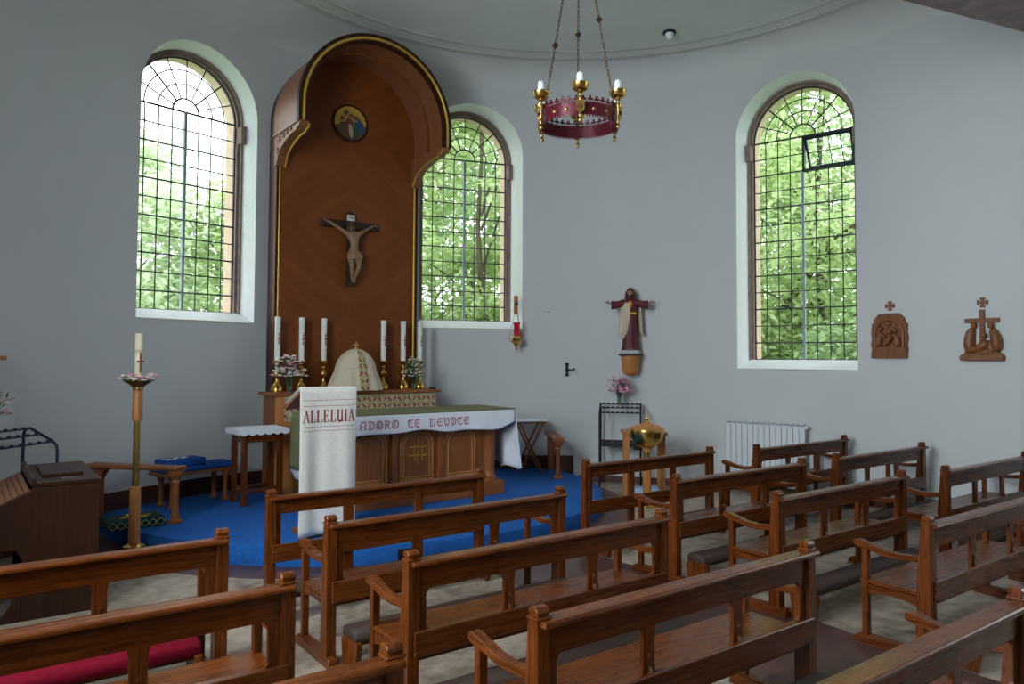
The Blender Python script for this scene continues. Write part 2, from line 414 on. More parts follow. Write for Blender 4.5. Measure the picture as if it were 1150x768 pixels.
# faint plaster ring mouldings
def ringmould(name, off, w, h):
    rows = []
    for s in ss:
        p = ring(s); n = wp(s)[1]; q = p-n*off
        rows.append([(q.x+n.x*w/2, q.y+n.y*w/2, ZC+0.01), (q.x+n.x*w/3, q.y+n.y*w/3, ZC-h), (q.x-n.x*w/3, q.y-n.y*w/3, ZC-h), (q.x-n.x*w/2, q.y-n.y*w/2, ZC+0.01)])
    struct(MB().loft(rows).build(name, 'trim_shade_paint', smooth=20))
ringmould('trim_1', 0.0, 0.16, 0.008); ringmould('trim_2', 0.28, 0.10, 0.007)
# floor
struct(MB().box(XL-0.3, XR+0.3, YB-0.2, CY+R+0.3, -0.1, 0).build('floor', 'floor_lino'))
PCX, PCY, PR, PZ = 4.36, 9.15, 3.08, 0.19
def arcpts(r, n=64):
    out = []
    for i in range(n+1):
        a = PI + PI*i/n
        out.append((PCX+r*math.cos(a), PCY+r*math.sin(a)))
    return out
def inwall(x, y, m=0.02):
    d = Vector((x-CX, y-CY)); L = R-m
    if y > CY and d.length > L: d = d*(L/d.length); return (CX+d.x, CY+d.y)
    return (x, y)
def platform_outline(r):
    a = arcpts(r)
    t0 = math.atan2(a[-1][0]-CX, a[-1][1]-CY); t1 = math.atan2(a[0][0]-CX, a[0][1]-CY)
    back = [(CX+(R-0.005)*math.sin(t0+(t1-t0)*i/40), CY+(R-0.005)*math.cos(t0+(t1-t0)*i/40)) for i in range(41)]
    return [inwall(*p, 0.005) for p in a]+back
mb = MB(); mb.prism(platform_outline(PR), 'xy', -0.02, PZ)
struct(mb.build('platform', 'carpet_blue', smooth=30, bevel=0.02, segs=2))
mb = MB(); mb.prism([inwall(*p, 0.01) for p in arcpts(PR+0.36)], 'xy', -0.01, 0.004)
struct(mb.build('floor_band', 'lino_maroon'))
struct(MB().prism([(3.80, 5.0), (3.86, 5.6), (4.05, 5.9), (4.9, 5.9), (5.0, 5.5), (5.04, 5.0), (5.10, 3.4), (5.02, 2.4), (5.0, YB), (3.8, YB)], 'xy', -0.01, 0.003).build('floor_aisle', 'lino_maroon'))
tag(MB().box(0.98, 1.95, 7.45, 8.12, 0, 0.008).build('carpet_mat', 'carpet_blue', bevel=0.003), 'flat blue carpet mat on the floor under the tall paschal candle', 'mat')
# skirting following the apse
def skirt(name, s0, s1, z0, z1, mat='skirting', d=0.02):
    rows = []; n = max(2, int((s1-s0)/0.1))
    for i in range(n+1):
        p, nn, t = wp(s0+(s1-s0)*i/n)
        q = p-nn*d; rows.append([(p.x, p.y, z0), (q.x, q.y, z0), (q.x, q.y, z1), (p.x, p.y, z1)])
    return struct(MB().loft(rows).build(name, mat, smooth=25))
tA = math.radians(-38); tB = math.radians(40.4)
skirt('baseboard_apse', tA*R, tB*R, PZ-0.19, PZ+0.20)
skirt('baseboard_right', tB*R, S_END, 0, 0.09)
skirt('baseboard_left', -S_END, tA*R, 0, 0.14)
# transverse beam
struct(MB().prism([(2.30, 5.2), (3.03, 5.2), (3.03, 6.5), (2.30, 6.5)], 'yz', XL-0.0, XR+0.1, Matrix.Translation((8.2, 3.03, 0)) @ Matrix.Rotation(math.radians(-13.5), 4, 'Z') @ Matrix.Translation((-8.2, -3.03, 0))).build('ceiling_beam', 'beam_paint', bevel=0.01))

# ------------------------------------------------------------------ windows
def make_window(idx, sc, hw, zs, zp, vent, lit=True, skew=0.0):
    root = sempty('window_%d' % idx)
    P0, n, t = wp(sc)
    Rk = Matrix.Rotation(-math.radians(skew), 3, 'Z'); n = Rk @ n; t = Rk @ t
    def L(u, d, z): q = P0+t*u+n*d; return (q.x, q.y, z)
    NA = 32
    def outline_wall():
        pts = [(-hw, zs)]
        for i in range(NA+1): a = PI-PI*i/NA; pts.append((hw*math.cos(a), zp+hw*math.sin(a)))
        pts.append((hw, zs)); return pts
    def outl(h, z0, zz=zp): 
        pts = [(-h, z0)]
        for i in range(NA+1): a = PI-PI*i/NA; pts.append((h*math.cos(a), zz+h*math.sin(a)))
        pts.append((h, z0)); return pts
    D1 = 0.30; h1 = hw-0.05; z1 = zs+0.13
    # white plaster reveal (splayed), sill included
    A = []
    for u, z in outline_wall():
        p = wp(sc+u)[0]; A.append((p.x, p.y, z))
    B = [L(u, D1, z) for u, z in outl(h1, z1)]
    struct(MB().loft([A, B], closed=True, caps=False).build('window_reveal', 'white_paint', root, smooth=30))
    # brown stone frame with impost blocks
    h2 = h1-0.06
    f0 = outl(h1+0.02, z1-0.02); f1 = outl(h2, z1); mid = outl(h2+0.035, z1)
    mb = MB()
    mb.loft([[L(u, D1-0.0, z) for u, z in f0], [L(u, D1-0.03, z) for u, z in outl(h1, z1-0.01)], [L(u, D1-0.03, z) for u, z in mid], [L(u, D1+0.02, z) for u, z in mid],
             [L(u, D1+0.02, z) for u, z in f1], [L(u, D1+0.12, z) for u, z in f1], [L(u, D1+0.12, z) for u, z in f0]], closed=False, loop=True)
    struct(mb.build('window_frame', 'stone_brown', root, smooth=30))
    mb = MB()
    M = Matrix(((t.x, n.x, 0, P0.x), (t.y, n.y, 0, P0.y), (0, 0, 1, 0), (0, 0, 0, 1)))
    for sg in (-1, 1):
        a, b = sorted((sg*(h1+0.03), sg*(h2-0.0)))
        mb.box(a, b, D1-0.09, D1+0.1, zp-0.27, zp-0.04, M); mb.box(min(a, b)-0.0, max(a, b), D1-0.10, D1+0.1, zp-0.05, zp-0.03, M)
    struct(mb.build('impost_block', 'stone_brown', root, bevel=0.008))
    # outer pale stone jamb
    mb = MB(); mb.loft([[L(u, D1+0.12, z) for u, z in outl(h2, z1)], [L(u, D1+0.30, z) for u, z in outl(h2, z1)], [L(u, D1+0.30, z) for u, z in outl(h2+0.3, z1-0.2)]], closed=False, caps=False)
    struct(mb.build('outer_jamb', 'stone_peach', root, smooth=30))
    struct(MB().box(-h2-0.1, h2+0.1, D1+0.1, D1+0.36, z1-0.12, z1, M).build('outer_sill', 'stone_peach', root))
    # glass
    DG = D1+0.08
    vx0, vx1 = 0.0, h2-0.01
    g = [L(u, DG, z) for u, z in outl(h2, z1)]
    mb = MB(); mb.f([mb.v(p) for p in g]); struct(mb.build('window_pane', 'window_glass', root, recalc=False))
    # leading
    lead = MB(); r = 0.0085
    def bar(u0, z0, u1, z1_, rr): lead.tube([L(u0, DG-0.012, z0), L(u1, DG-0.012, z1_)], rr, 6)
    ncol = 8; nrow = max(11, round((zp-z1)/0.225))
    if vent: nrow = 13
    dz = (zp-z1)/nrow; du = 2*h2/ncol
    vz0, vz1 = zp-2*dz-0.02, zp+0.0
    for i in range(1, ncol):
        u = -h2+du*i
        zt = vz0 if vent and u > 0.01 else zp
        if i != 4: bar(u, z1, u, zt, r)
    bar(-h2+0.008, z1, -h2+0.008, zp, 0.010); bar(h2-0.008, z1, h2-0.008, zp, 0.010)
    for j in range(nrow+1):
        z = z1+dz*j
        heavy = 0.011 if j % 2 == (nrow % 2) else r
        if vent and nrow-2 < j < nrow: bar(-h2, z, 0, z, heavy)
        else: bar(-h2, z, h2, z, 0.013 if j in (0, nrow) else heavy)
    for fr, rr in ((0.25, 0.012), (0.52, r), (0.77, r), (0.985, 0.010)):
        lead.tube([L(h2*fr*math.cos(a), DG-0.012, zp+h2*fr*math.sin(a)) for a in [PI*i/28 for i in range(29)]], rr, 6)
    for i in range(1, 8):
        a = PI*i/8
        bar(h2*0.25*math.cos(a), zp+h2*0.25*math.sin(a), h2*0.99*math.cos(a), zp+h2*0.99*math.sin(a), 0.011 if i in (2, 6) else r)
    struct(lead.build('window_leading', 'lead', root, smooth=60))
    struct(MB().box(-0.017, 0.017, DG-0.03, DG+0.02, z1, vz0 if vent else zp+0.01, M).build('mullion', 'mullion_grey', root, bevel=0.004))
    if vent:
        fr = MB()
        def rect(mb_, x0, x1, za, zb, w, d0, d1, MM):
            mb_.box(x0, x1, d0, d1, za, za+w, MM); mb_.box(x0, x1, d0, d1, zb-w, zb, MM)
            mb_.box(x0, x0+w, d0, d1, za, zb, MM); mb_.box(x1-w, x1, d0, d1, za, zb, MM)
        rect(fr, vx0, vx1, vz0, vz1, 0.032, DG-0.04, DG+0.03, M)
        struct(fr.build('vent_frame', 'iron_frame', root))
        zc = (vz0+vz1)/2
        T = M @ Matrix.Translation((0, DG-0.02, vz1-0.03)) @ Matrix.Rotation(math.radians(30), 4, 'X') @ Matrix.Translation((0, -DG, -vz1+0.03))
        sash = MB(); rect(sash, vx0+0.03, vx1-0.03, vz0+0.03, vz1-0.03, 0.030, DG-0.02, DG+0.01, T)
        sash.box(vx0+0.03, vx1-0.03, DG-0.008, DG+0.004, zc-0.006, zc+0.006, T)
        for k in range(1, 4):
            x = vx0+0.03+(vx1-vx0-0.06)*k/4; sash.box(x-0.006, x+0.006, DG-0.008, DG+0.004, vz0+0.03, vz1-0.03, T)
        so = struct(sash.build('vent_sash', 'iron_frame', root))
        struct(MB().box(vx0+0.05, vx1-0.05, DG-0.004, DG-0.001, vz0+0.05, vz1-0.05, T).build('vent_pane', 'window_glass', root))
    # daylight portal outside the opening; an added area lamp at the nave windows
    li = bpy.data.lights.new('daylight_portal', 'AREA'); li.shape = 'RECTANGLE'; li.size = 2*h2; li.size_y = zp+h2-z1
    lo = bpy.data.objects.new('daylight_portal', li); COL.objects.link(lo)
    c = P0+n*(D1+0.45 if lit else D1+0.16); zc = (z1+zp+h2)/2
    Z = n; X = t; Y = Vector((0, 0, 1))      # light shines along -Z (inwards)
    X = Y.cross(Z)
    lo.matrix_world = Matrix(((X.x, Y.x, Z.x, c.x), (X.y, Y.y, Z.y, c.y), (X.z, Y.z, Z.z, zc), (0, 0, 0, 1)))
    if lit: li.cycles.is_portal = True
    return lo, li
NAVE_POWER = [450, 140, 95, 20]  # added area lamps standing in for daylight at the unseen nave windows
SKEW = [5.0, -8.0, 0.0]
k = 0
for i, w in enumerate(WINS):
    lo, li = make_window(i+1, *w, lit=(i < 3), skew=(SKEW[i] if i < 3 else 0))
    if i >= 3:
        lo.name = 'nave_added_light'; li.energy = NAVE_POWER[k]; k += 1
        li.color = (0.90, 0.96, 1.0)

# ------------------------------------------------------------------ pews
HL = 0.93
def make_pew():
    t = thing('pew', 'pew', 'pew')
    def post(sx):
        x = sx*HL
        mb = MB(); w = 0.034
        mb.prism([(-0.05, 0.06), (0.045, 0.06), (0.045, 0.5), (0.012, 0.87), (-0.05, 0.87)], 'yz', x-w, x+w)
        mb.box(x-w-0.005, x+w+0.005, -0.055, 0.016, 0.868, 0.882)
        mb.box(x-w+0.004, x+w-0.004, -0.047, 0.008, 0.88, 0.894)
        mb.prism([(-0.05, 0.892), (0.012, 0.892), (0.012, 0.905), (0.0, 0.92), (-0.038, 0.92), (-0.05, 0.905)], 'yz', x-w, x+w)
        mb.build('post', 'oak_z', t, bevel=0.004)
    for sx in (-1, 1): post(sx)
    mb = MB(); mb.prism([(-0.088, 0.846), (-0.088, 0.862), (-0.080, 0.872), (0.020, 0.866), (0.020, 0.846)], 'yz', -HL-0.022, HL+0.022)
    mb.build('book_ledge', 'oak_x', t, bevel=0.003)
    MB().box(-HL+0.03, HL-0.03, -0.030, -0.004, 0.715, 0.85).build('back_rail', 'oak_x', t, bevel=0.003)
    for sx in (-1, 1):
        mb = MB(); x = sx*0.315; mb.prism([(x-0.042, 0.50), (x+0.042, 0.50), (x+0.036, 0.56), (x+0.036, 0.68), (x+0.044, 0.72), (x-0.044, 0.72), (x-0.036, 0.68), (x-0.036, 0.56)], 'xz', -0.030, -0.006)
        mb.prism([(-0.045, 0.5), (-0.030, 0.5), (-0.030, 0.60), (-0.036, 0.585), (-0.036, 0.54), (-0.05, 0.515)], 'yz', x-0.012, x+0.012)
        mb.build('back_upright', 'oak_z', t, bevel=0.002)
        xs = sorted((sx*(HL-0.03), sx*(HL-0.085)))
        inn = sx*(HL-0.085); cv = sx*(HL-0.105)
        MB().prism([(sx*(HL-0.03), 0.50), (cv, 0.50), (inn, 0.53), (inn, 0.69), (cv, 0.72), (sx*(HL-0.03), 0.72)], 'xz', -0.028, -0.006).build('back_stile', 'oak_z', t, bevel=0.002)
    MB().box(-HL+0.0, HL-0.0, -0.062, -0.036, 0.385, 0.515).build('lower_rail', 'oak_x', t, bevel=0.004)
    MB().box(-HL+0.02, HL-0.02, -0.03, -0.008, 0.36, 0.51).build('seat_back_board', 'oak_x', t)
    mb = MB(); mb.box(-HL-0.02, HL+0.02, -0.005, 0.425, 0.405, 0.432); mb.build('seat', 'oak_x', t, bevel=0.006)
    for sx in (-1, 1):
        x = sx*HL
        MB().box(x-0.022, x+0.022, 0.37, 0.412, 0.055, 0.645).build('arm_post', 'oak_z', t, bevel=0.003)
        pts = []
        top = [(0.0, 0.672), (0.06, 0.656), (0.16, 0.644), (0.26, 0.652), (0.36, 0.676), (0.42, 0.690), (0.452, 0.688), (0.465, 0.672)]
        bot = [(0.458, 0.652), (0.43, 0.640), (0.36, 0.632), (0.26, 0.612), (0.16, 0.606), (0.06, 0.616), (0.0, 0.628)]
        MB().prism(top+bot, 'yz', x-0.028, x+0.028).build('armrest', 'oak_y', t, bevel=0.004)
        MB().prism([(0.04, 0.40), (0.38, 0.40), (0.38, 0.33), (0.30, 0.352), (0.21, 0.36), (0.12, 0.352), (0.04, 0.33)], 'yz', x-0.014, x+0.014).build('side_rail', 'oak_y', t, bevel=0.002)
        MB().prism([(-0.10, 0), (-0.10, 0.05), (-0.085, 0.068), (0.43, 0.068), (0.47, 0.045), (0.48, 0)], 'yz', x-0.035, x+0.035).build('foot_rail', 'oak_y', t, bevel=0.004)
    make_kneeler(t, 'kneeler_brown')
    return t
def make_kneeler(t, mat):
    k = MB().box(-HL+0.06, HL-0.06, -0.24, -0.10, 0.165, 0.19).build('kneeler_board', 'oak_x', t, bevel=0.003)
    pts = [(-0.265, 0.19), (-0.275, 0.215), (-0.265, 0.25), (-0.23, 0.268), (-0.13, 0.268), (-0.09, 0.25), (-0.08, 0.215), (-0.09, 0.19)]
    MB().prism(pts, 'yz', -HL+0.06, HL-0.06).build('kneeler_pad', mat, k, smooth=50, bevel=0.008)
    for sx in (-1, 1):
        x = sx*(HL-0.075); MB().prism([(-0.27, 0.01), (-0.10, 0.01), (-0.075, 0.17), (-0.10, 0.20), (-0.29, 0.20), (-0.30, 0.16)], 'yz', x-0.02, x+0.02).build('kneeler_bracket', 'oak_z', k, bevel=0.003)
    return k
pew0 = make_pew()
GRP = 'oak pews of the nave'
PEWS = [
    (1.238-HL, 4.506, 'oak pew just in front of the dark console, red kneeler along its back', 'r'),
    (1.238-HL, 3.44, 'third-row oak pew at the far left, bluish shine on its top ledge', 'b'),
    (1.238-HL, 2.40, 'nearest oak pew at bottom left, only ledge end and post visible', 'b'),
    (2.82, 4.49, 'oak pew with armrests directly behind the armless front facing the lectern cloth', 'b'),
    (2.82, 3.45, 'third oak pew back from the lectern, green light on its ledge, armrest at left', 'b'),
    (2.82, 2.40, 'large oak pew in the middle foreground, whole back and seat visible', 'b'),
    (2.82, 1.385, 'closest oak pew at bottom right corner, broad ledge rising to right', 'b'),
    (5.891, 4.395, 'oak pew right of the aisle directly behind the armless front before the brass font', 'b'),
    (5.891, 3.406, 'oak pew right of the aisle with green shine on ledge, third from the font', 'b'),
    (5.891, 2.32, 'right foreground oak pew running out of the frame, wide glossy seat at its left', 'b'),
    (8.38, 5.375, 'small far oak pew standing right in front of the white radiator', 'b'),
    (8.38, 4.395, 'second oak pew against the right wall, just behind the radiator pew', 'b'),
    (8.38, 3.31, 'oak pew against the right wall below the two carved reliefs', 'b'),
    (8.38, 2.30, 'right edge oak pew mostly out of frame, only armrest tip visible', 'b')]
redpew = None
for i, (x, y, lab, kn) in enumerate(PEWS):
    if i == 0: o = pew0; o.location = (x, y, 0); o['label'] = lab; o['group'] = GRP
    else: o = dup(pew0, (x, y, 0), 0, lab, GRP)
for c in pew0.children:
    if c.name.startswith('kneeler'):
        for g in c.children:
            if 'pad' in g.name:
                g.data = g.data.copy(); g.data.materials[0] = MATS['kneeler_red']; g['label'] = 'red kneeler pad'
        c.location = (-0.10, 0, 0.13)
def make_front(loc, label):
    t = thing('prayer_desk', label, 'prayer desk', loc, 0, 'armless prayer desks')
    for sx in (-1, 1):
        x = sx*HL; w = 0.034; mb = MB()
        mb.prism([(-0.05, 0), (0.03, 0), (0.012, 0.87), (-0.05, 0.87)], 'yz', x-w, x+w)
        mb.box(x-w-0.005, x+w+0.005, -0.055, 0.016, 0.868, 0.882); mb.box(x-w+0.004, x+w-0.004, -0.047, 0.008, 0.88, 0.894)
        mb.prism([(-0.05, 0.892), (0.012, 0.892), (0.012, 0.905), (0.0, 0.92), (-0.038, 0.92), (-0.05, 0.905)], 'yz', x-w, x+w)
        mb.build('post', 'oak_z', t, bevel=0.004)
        x = sx*0.315
        MB().box(x-0.04, x+0.04, -0.035, -0.005, 0.0, 0.85).build('back_upright', 'oak_z', t, bevel=0.003)
        inn = sx*(HL-0.075)
        MB().box(*sorted((sx*(HL-0.03), inn)), -0.028, -0.006, 0.47, 0.75).build('back_stile', 'oak_z', t, bevel=0.002)
    MB().prism([(-0.088, 0.846), (-0.088, 0.862), (-0.080, 0.872), (0.020, 0.866), (0.020, 0.846)], 'yz', -HL-0.022, HL+0.022).build('book_ledge', 'oak_x', t, bevel=0.003)
    MB().box(-HL+0.03, HL-0.03, -0.03, -0.004, 0.735, 0.85).build('back_rail', 'oak_x', t, bevel=0.003)
    MB().box(-HL+0.0, HL-0.0, -0.062, -0.036, 0.385, 0.515).build('lower_rail', 'oak_x', t, bevel=0.004)
    make_kneeler(t, 'kneeler_brown')
    return t
make_front((2.82, 5.60, 0), 'armless oak pew front standing right before the white lectern cloth and altar')
make_front((5.891, 5.54, 0), 'armless oak pew front standing just before the brass font')

# ------------------------------------------------------------------ reredos with hood
AX = 4.33
t = thing('reredos', 'tall dark veneered reredos with projecting round-arched hood behind the altar', 'reredos', (AX, 9.72, 1.40))
hw = 1.05; zsp = 5.02-1.40; z0 = 0; HZ_ = 4.80-1.40
def archpoly(h, zb, zs, n=40): return [(-h, zb)]+[(h*math.cos(PI-PI*i/n), zs+h*math.sin(PI-PI*i/n)) for i in range(n+1)]+[(h, zb)]
MB().prism(archpoly(hw, -0.0, zsp), 'xz', 0.0, 0.06).build('back_panel', 'veneer', t, smooth=30)
# back outer slab fills to the wall
MB().prism(archpoly(hw, -0.0, zsp), 'xz', 0.061, 0.26).build('backing', 'dark_wood_z', t, smooth=30)
# gilded edge moulding
mb = MB()
mb.bm.free()
for sx in (-1, 1): MB().tube([(sx*(hw-0.045), -0.012, 0), (sx*(hw-0.045), -0.012, HZ_-0.36)], 0.017, 8).build('gilt_edge', 'gold_paint', t, smooth=60)
mb = MB()
o1 = archpoly(hw, 0, zsp); o2 = archpoly(hw-0.03, 0, zsp)
mb.loft([[(u, -0.03, z) for u, z in o1], [(u, -0.03, z) for u, z in o2], [(u, 0.0, z) for u, z in o2], [(u, 0.0, z) for u, z in o1]], closed=False, loop=True)
mb.build('edge_moulding', 'dark_wood_z', t, smooth=30)
# hood shell
HD = 0.87; HZ = 4.80-1.40
def hoodring(h, zb): return archpoly(h, zb, zsp)
mb = MB()
a = hoodring(hw+0.02, HZ); b = hoodring(hw-0.05, HZ)
mb.loft([[(u, 0.05, z) for u, z in a], [(u, -HD, z) for u, z in a], [(u, -HD, z) for u, z in b], [(u, 0.0, z) for u, z in b]], closed=False, loop=True)
mb.build('hood', 'pink_wood', t, smooth=30)
mb = MB()
a = hoodring(hw+0.04, HZ); b = hoodring(hw-0.07, HZ)
mb.loft([[(u, -HD+0.05, z) for u, z in a], [(u, -HD-0.03, z) for u, z in a], [(u, -HD-0.03, z) for u, z in b], [(u, -HD+0.05, z) for u, z in b]], closed=False, loop=True)
mb.build('hood_rim', 'dark_wood_z', t, smooth=30)
MB().tube([(u, -HD-0.035, z) for u, z in hoodring(hw-0.025, HZ)], 0.019, 8).build('hood_gilt_bead', 'gold_paint', t, smooth=60)
MB().tube([(u, -0.42, z) for u, z in archpoly(hw-0.065, HZ, zsp)], 0.02, 8).build('hood_inner_bead', 'veneer', t, smooth=60)
for sx in (-1, 1):
    prof = [(0.03, 0.0), (0.03, -0.40), (-0.05, -0.40), (-0.075, -0.36), (-0.10, -0.33), (-0.12, -0.28), (-0.24, -0.20), (-0.42, -0.14), (-0.60, -0.105), (-0.76, -0.10), (-0.80, -0.07), (-0.86, -0.07), (-HD-0.02, -0.03), (-HD-0.02, 0.0)]
    x0, x1 = sorted((sx*(hw+0.02), sx*(hw-0.10)))
    c = MB().prism([(y, HZ+z) for y, z in prof], 'yz', x0, x1).build('hood_bracket', 'pink_wood', t, bevel=0.004)
    g = MB().tube([(sx*(hw-0.10), y-0.004, HZ+z-0.006) for y, z in prof[2:-1]], 0.015, 6).build('bracket_gilding', 'gold_paint', c, smooth=60)
    mb = MB()
    for (yy, zz, q) in ((-0.16, -0.10, 0.04), (-0.30, -0.07, 0.04), (-0.10, -0.22, 0.04), (-0.44, -0.06, 0.035), (-0.58, -0.05, 0.03), (-0.20, -0.04, 0.03)):
        mb.ball((sx*(hw+0.02), yy, HZ+zz), (0.015, q, q*0.8), 10, 6)
        mb.tube([(sx*(hw+0.024), yy+q*math.cos(w)*1.3, HZ+zz+q*math.sin(w)) for w in [k*0.5 for k in range(9)]], 0.008, 5)
    mb.box(*sorted((sx*(hw+0.02), sx*(hw+0.04))), -HD, 0.03, HZ-0.015, HZ+0.02)
    mb.build('bracket_carving', 'pink_wood', c, smooth=40)
# medallion (plain generic painted roundel)
t = thing('medallion', 'round painted medallion with gold ground high on the reredos panel', 'medallion', (4.30, 9.70, 5.16))
MB().tube([(0.245*math.cos(2*PI*k/48), -0.012, 0.245*math.sin(2*PI*k/48)) for k in range(48)], 0.014, 8, loop=True).build('rim', 'dark_wood_z', t, smooth=60)
MB().lathe([(0.24, 0.0), (0.24, 0.018)], 40).xform(Matrix.Rotation(PI/2, 4, 'X')).build('gold_ground', 'gold_paint', t, smooth=30)
def blob(n_, pts, y, mat):
    MB().prism(pts, 'xz', -y, -y+0.006).build(n_, mat, t)
def ell(cx, cz, a, b, n=18, rot=0): return [(cx+a*math.cos(k*2*PI/n)*math.cos(rot)-b*math.sin(k*2*PI/n)*math.sin(rot), cz+a*math.cos(k*2*PI/n)*math.sin(rot)+b*math.sin(k*2*PI/n)*math.cos(rot)) for k in range(n)]
lower = [(0.235*math.cos(a), 0.235*math.sin(a)) for a in [PI+0.25+(PI-0.35)*i/20 for i in range(21)]]
blob('painted_ground', lower, 0.024, 'paint_brown')
blob('painted_robe', ell(0.13, -0.03, 0.07, 0.12, rot=0.5), 0.027, 'paint_blue')
blob('painted_robe', ell(-0.02, -0.04, 0.06, 0.11), 0.028, 'paint_red')
blob('painted_robe', ell(-0.11, -0.08, 0.07, 0.09, rot=-0.4), 0.029, 'paint_brown')
blob('painted_robe', ell(0.05, -0.13, 0.05, 0.08), 0.030, 'paint_green')
blob('painted_robe', ell(0.0, -0.11, 0.03, 0.10, rot=0.15), 0.0315, 'paint_pale')
for x, z in ((-0.12, 0.03), (-0.07, 0.12), (0.005, 0.085), (0.07, 0.06)):
    blob('painted_head', ell(x, z, 0.033, 0.04), 0.033, 'paint_flesh'); blob('painted_hair', ell(x-0.003, z+0.02, 0.033, 0.024), 0.0345, 'paint_brown')

# crucifix
t = thing('crucifix', 'dark wooden crucifix with carved pale corpus hanging on the reredos', 'crucifix', (4.31, 9.66, 2.88))
mb = MB(); mb.box(-0.04, 0.04, 0.0, 0.04, 0.0, 1.03); mb.box(-0.42, 0.42, -0.004, 0.036, 0.80, 0.90)
cr = mb.build('cross', 'dark_cross', t, bevel=0.004)
MB().prism([(-0.05, -0.0), (0.05, 0.0), (0.055, 0.09), (-0.055, 0.09)], 'xz', -0.04, 0.0).build('foot_block', 'dark_cross', t, bevel=0.004)
tp = MB().box(-0.055, 0.055, -0.022, -0.010, 0.905, 0.985).build('title_plate', 'paper_white', t, bevel=0.002)
# corpus
V = [(0.02, -0.07, 0.44), (0.025, -0.085, 0.52), (0.015, -0.09, 0.62), (0.01, -0.085, 0.69), (0.0, -0.08, 0.73),   # pelvis..neck base
     (-0.02, -0.11, 0.77), (-0.035, -0.125, 0.815),                                                          # neck, head
     (-0.085, -0.075, 0.715), (-0.21, -0.05, 0.79), (-0.325, -0.03, 0.855), (-0.365, -0.02, 0.872),
     (0.085, -0.075, 0.715), (0.20, -0.05, 0.785), (0.305, -0.03, 0.85), (0.345, -0.02, 0.868),
     (-0.03, -0.07, 0.41), (-0.045, -0.16, 0.27), (0.00, -0.075, 0.09), (0.005, -0.13, 0.035),
     (0.06, -0.07, 0.41), (0.065, -0.165, 0.265), (0.03, -0.08, 0.09), (0.012, -0.135, 0.045)]
E = [(0, 1), (1, 2), (2, 3), (3, 4), (4, 5), (5, 6), (3, 7), (7, 8), (8, 9), (9, 10), (3, 11), (11, 12), (12, 13), (13, 14), (0, 15), (15, 16), (16, 17), (17, 18), (0, 19), (19, 20), (20, 21), (21, 22)]
Rr = [0.062, 0.055, 0.062, 0.068, 0.04, 0.028, 0.042, 0.035, 0.024, 0.017, 0.016, 0.035, 0.024, 0.017, 0.016, 0.045, 0.034, 0.02, 0.018, 0.045, 0.034, 0.02, 0.018]
body = skin('corpus', V, E, Rr, 'corpus_paint', t)
for sx, (px, pz) in ((-1, (-0.37, 0.874)), (1, (0.35, 0.87))):
    fv = [(px-sx*0.012, -0.02, pz)]; fe = []; fr = [0.012]
    for q in range(4):
        b0 = len(fv); a = (q-1.5)*0.28
        fv += [(px+sx*0.018*math.cos(a), -0.022, pz+0.018*math.sin(a)), (px+sx*0.045*math.cos(a), -0.034, pz+0.045*math.sin(a)-0.004)]
        fe += [(0, b0), (b0, b0+1)]; fr += [0.005, 0.0035]
    b0 = len(fv); fv += [(px, -0.03, pz+0.02), (px+sx*0.012, -0.04, pz+0.034)]; fe += [(0, b0), (b0, b0+1)]; fr += [0.005, 0.004]
    skin('hand', fv, fe, fr, 'corpus_paint', body, sub=1)
mb = MB(); mb.ball((-0.034, -0.086, 0.842), (0.046, 0.046, 0.046), 14, 10); mb.tube([(-0.072, -0.085, 0.82), (-0.080, -0.09, 0.77), (-0.078, -0.10, 0.73)], [0.02, 0.018, 0.006], 8); mb.tube([(0.0, -0.10, 0.82), (0.01, -0.10, 0.77), (0.015, -0.105, 0.735)], [0.018, 0.016, 0.006], 8)
mb.tube([(-0.04, -0.155, 0.79), (-0.045, -0.155, 0.765), (-0.045, -0.15, 0.75)], [0.016, 0.014, 0.004], 8)
mb.build('hair', 'hair_brown', body, smooth=60)
mb = MB(); mb.lathe([(0.085, 0.36), (0.092, 0.40), (0.085, 0.45), (0.07, 0.475)], 18, (0.018, -0.085, 0), mod=lambda a, z: 1+0.06*math.sin(5*a), sx=1.05, sy=0.8)
mb.tube([(0.09, -0.10, 0.46), (0.115, -0.11, 0.40), (0.10, -0.10, 0.30)], [0.02, 0.028, 0.008], 8)
mb.build('loincloth', 'corpus_paint', body, smooth=60)

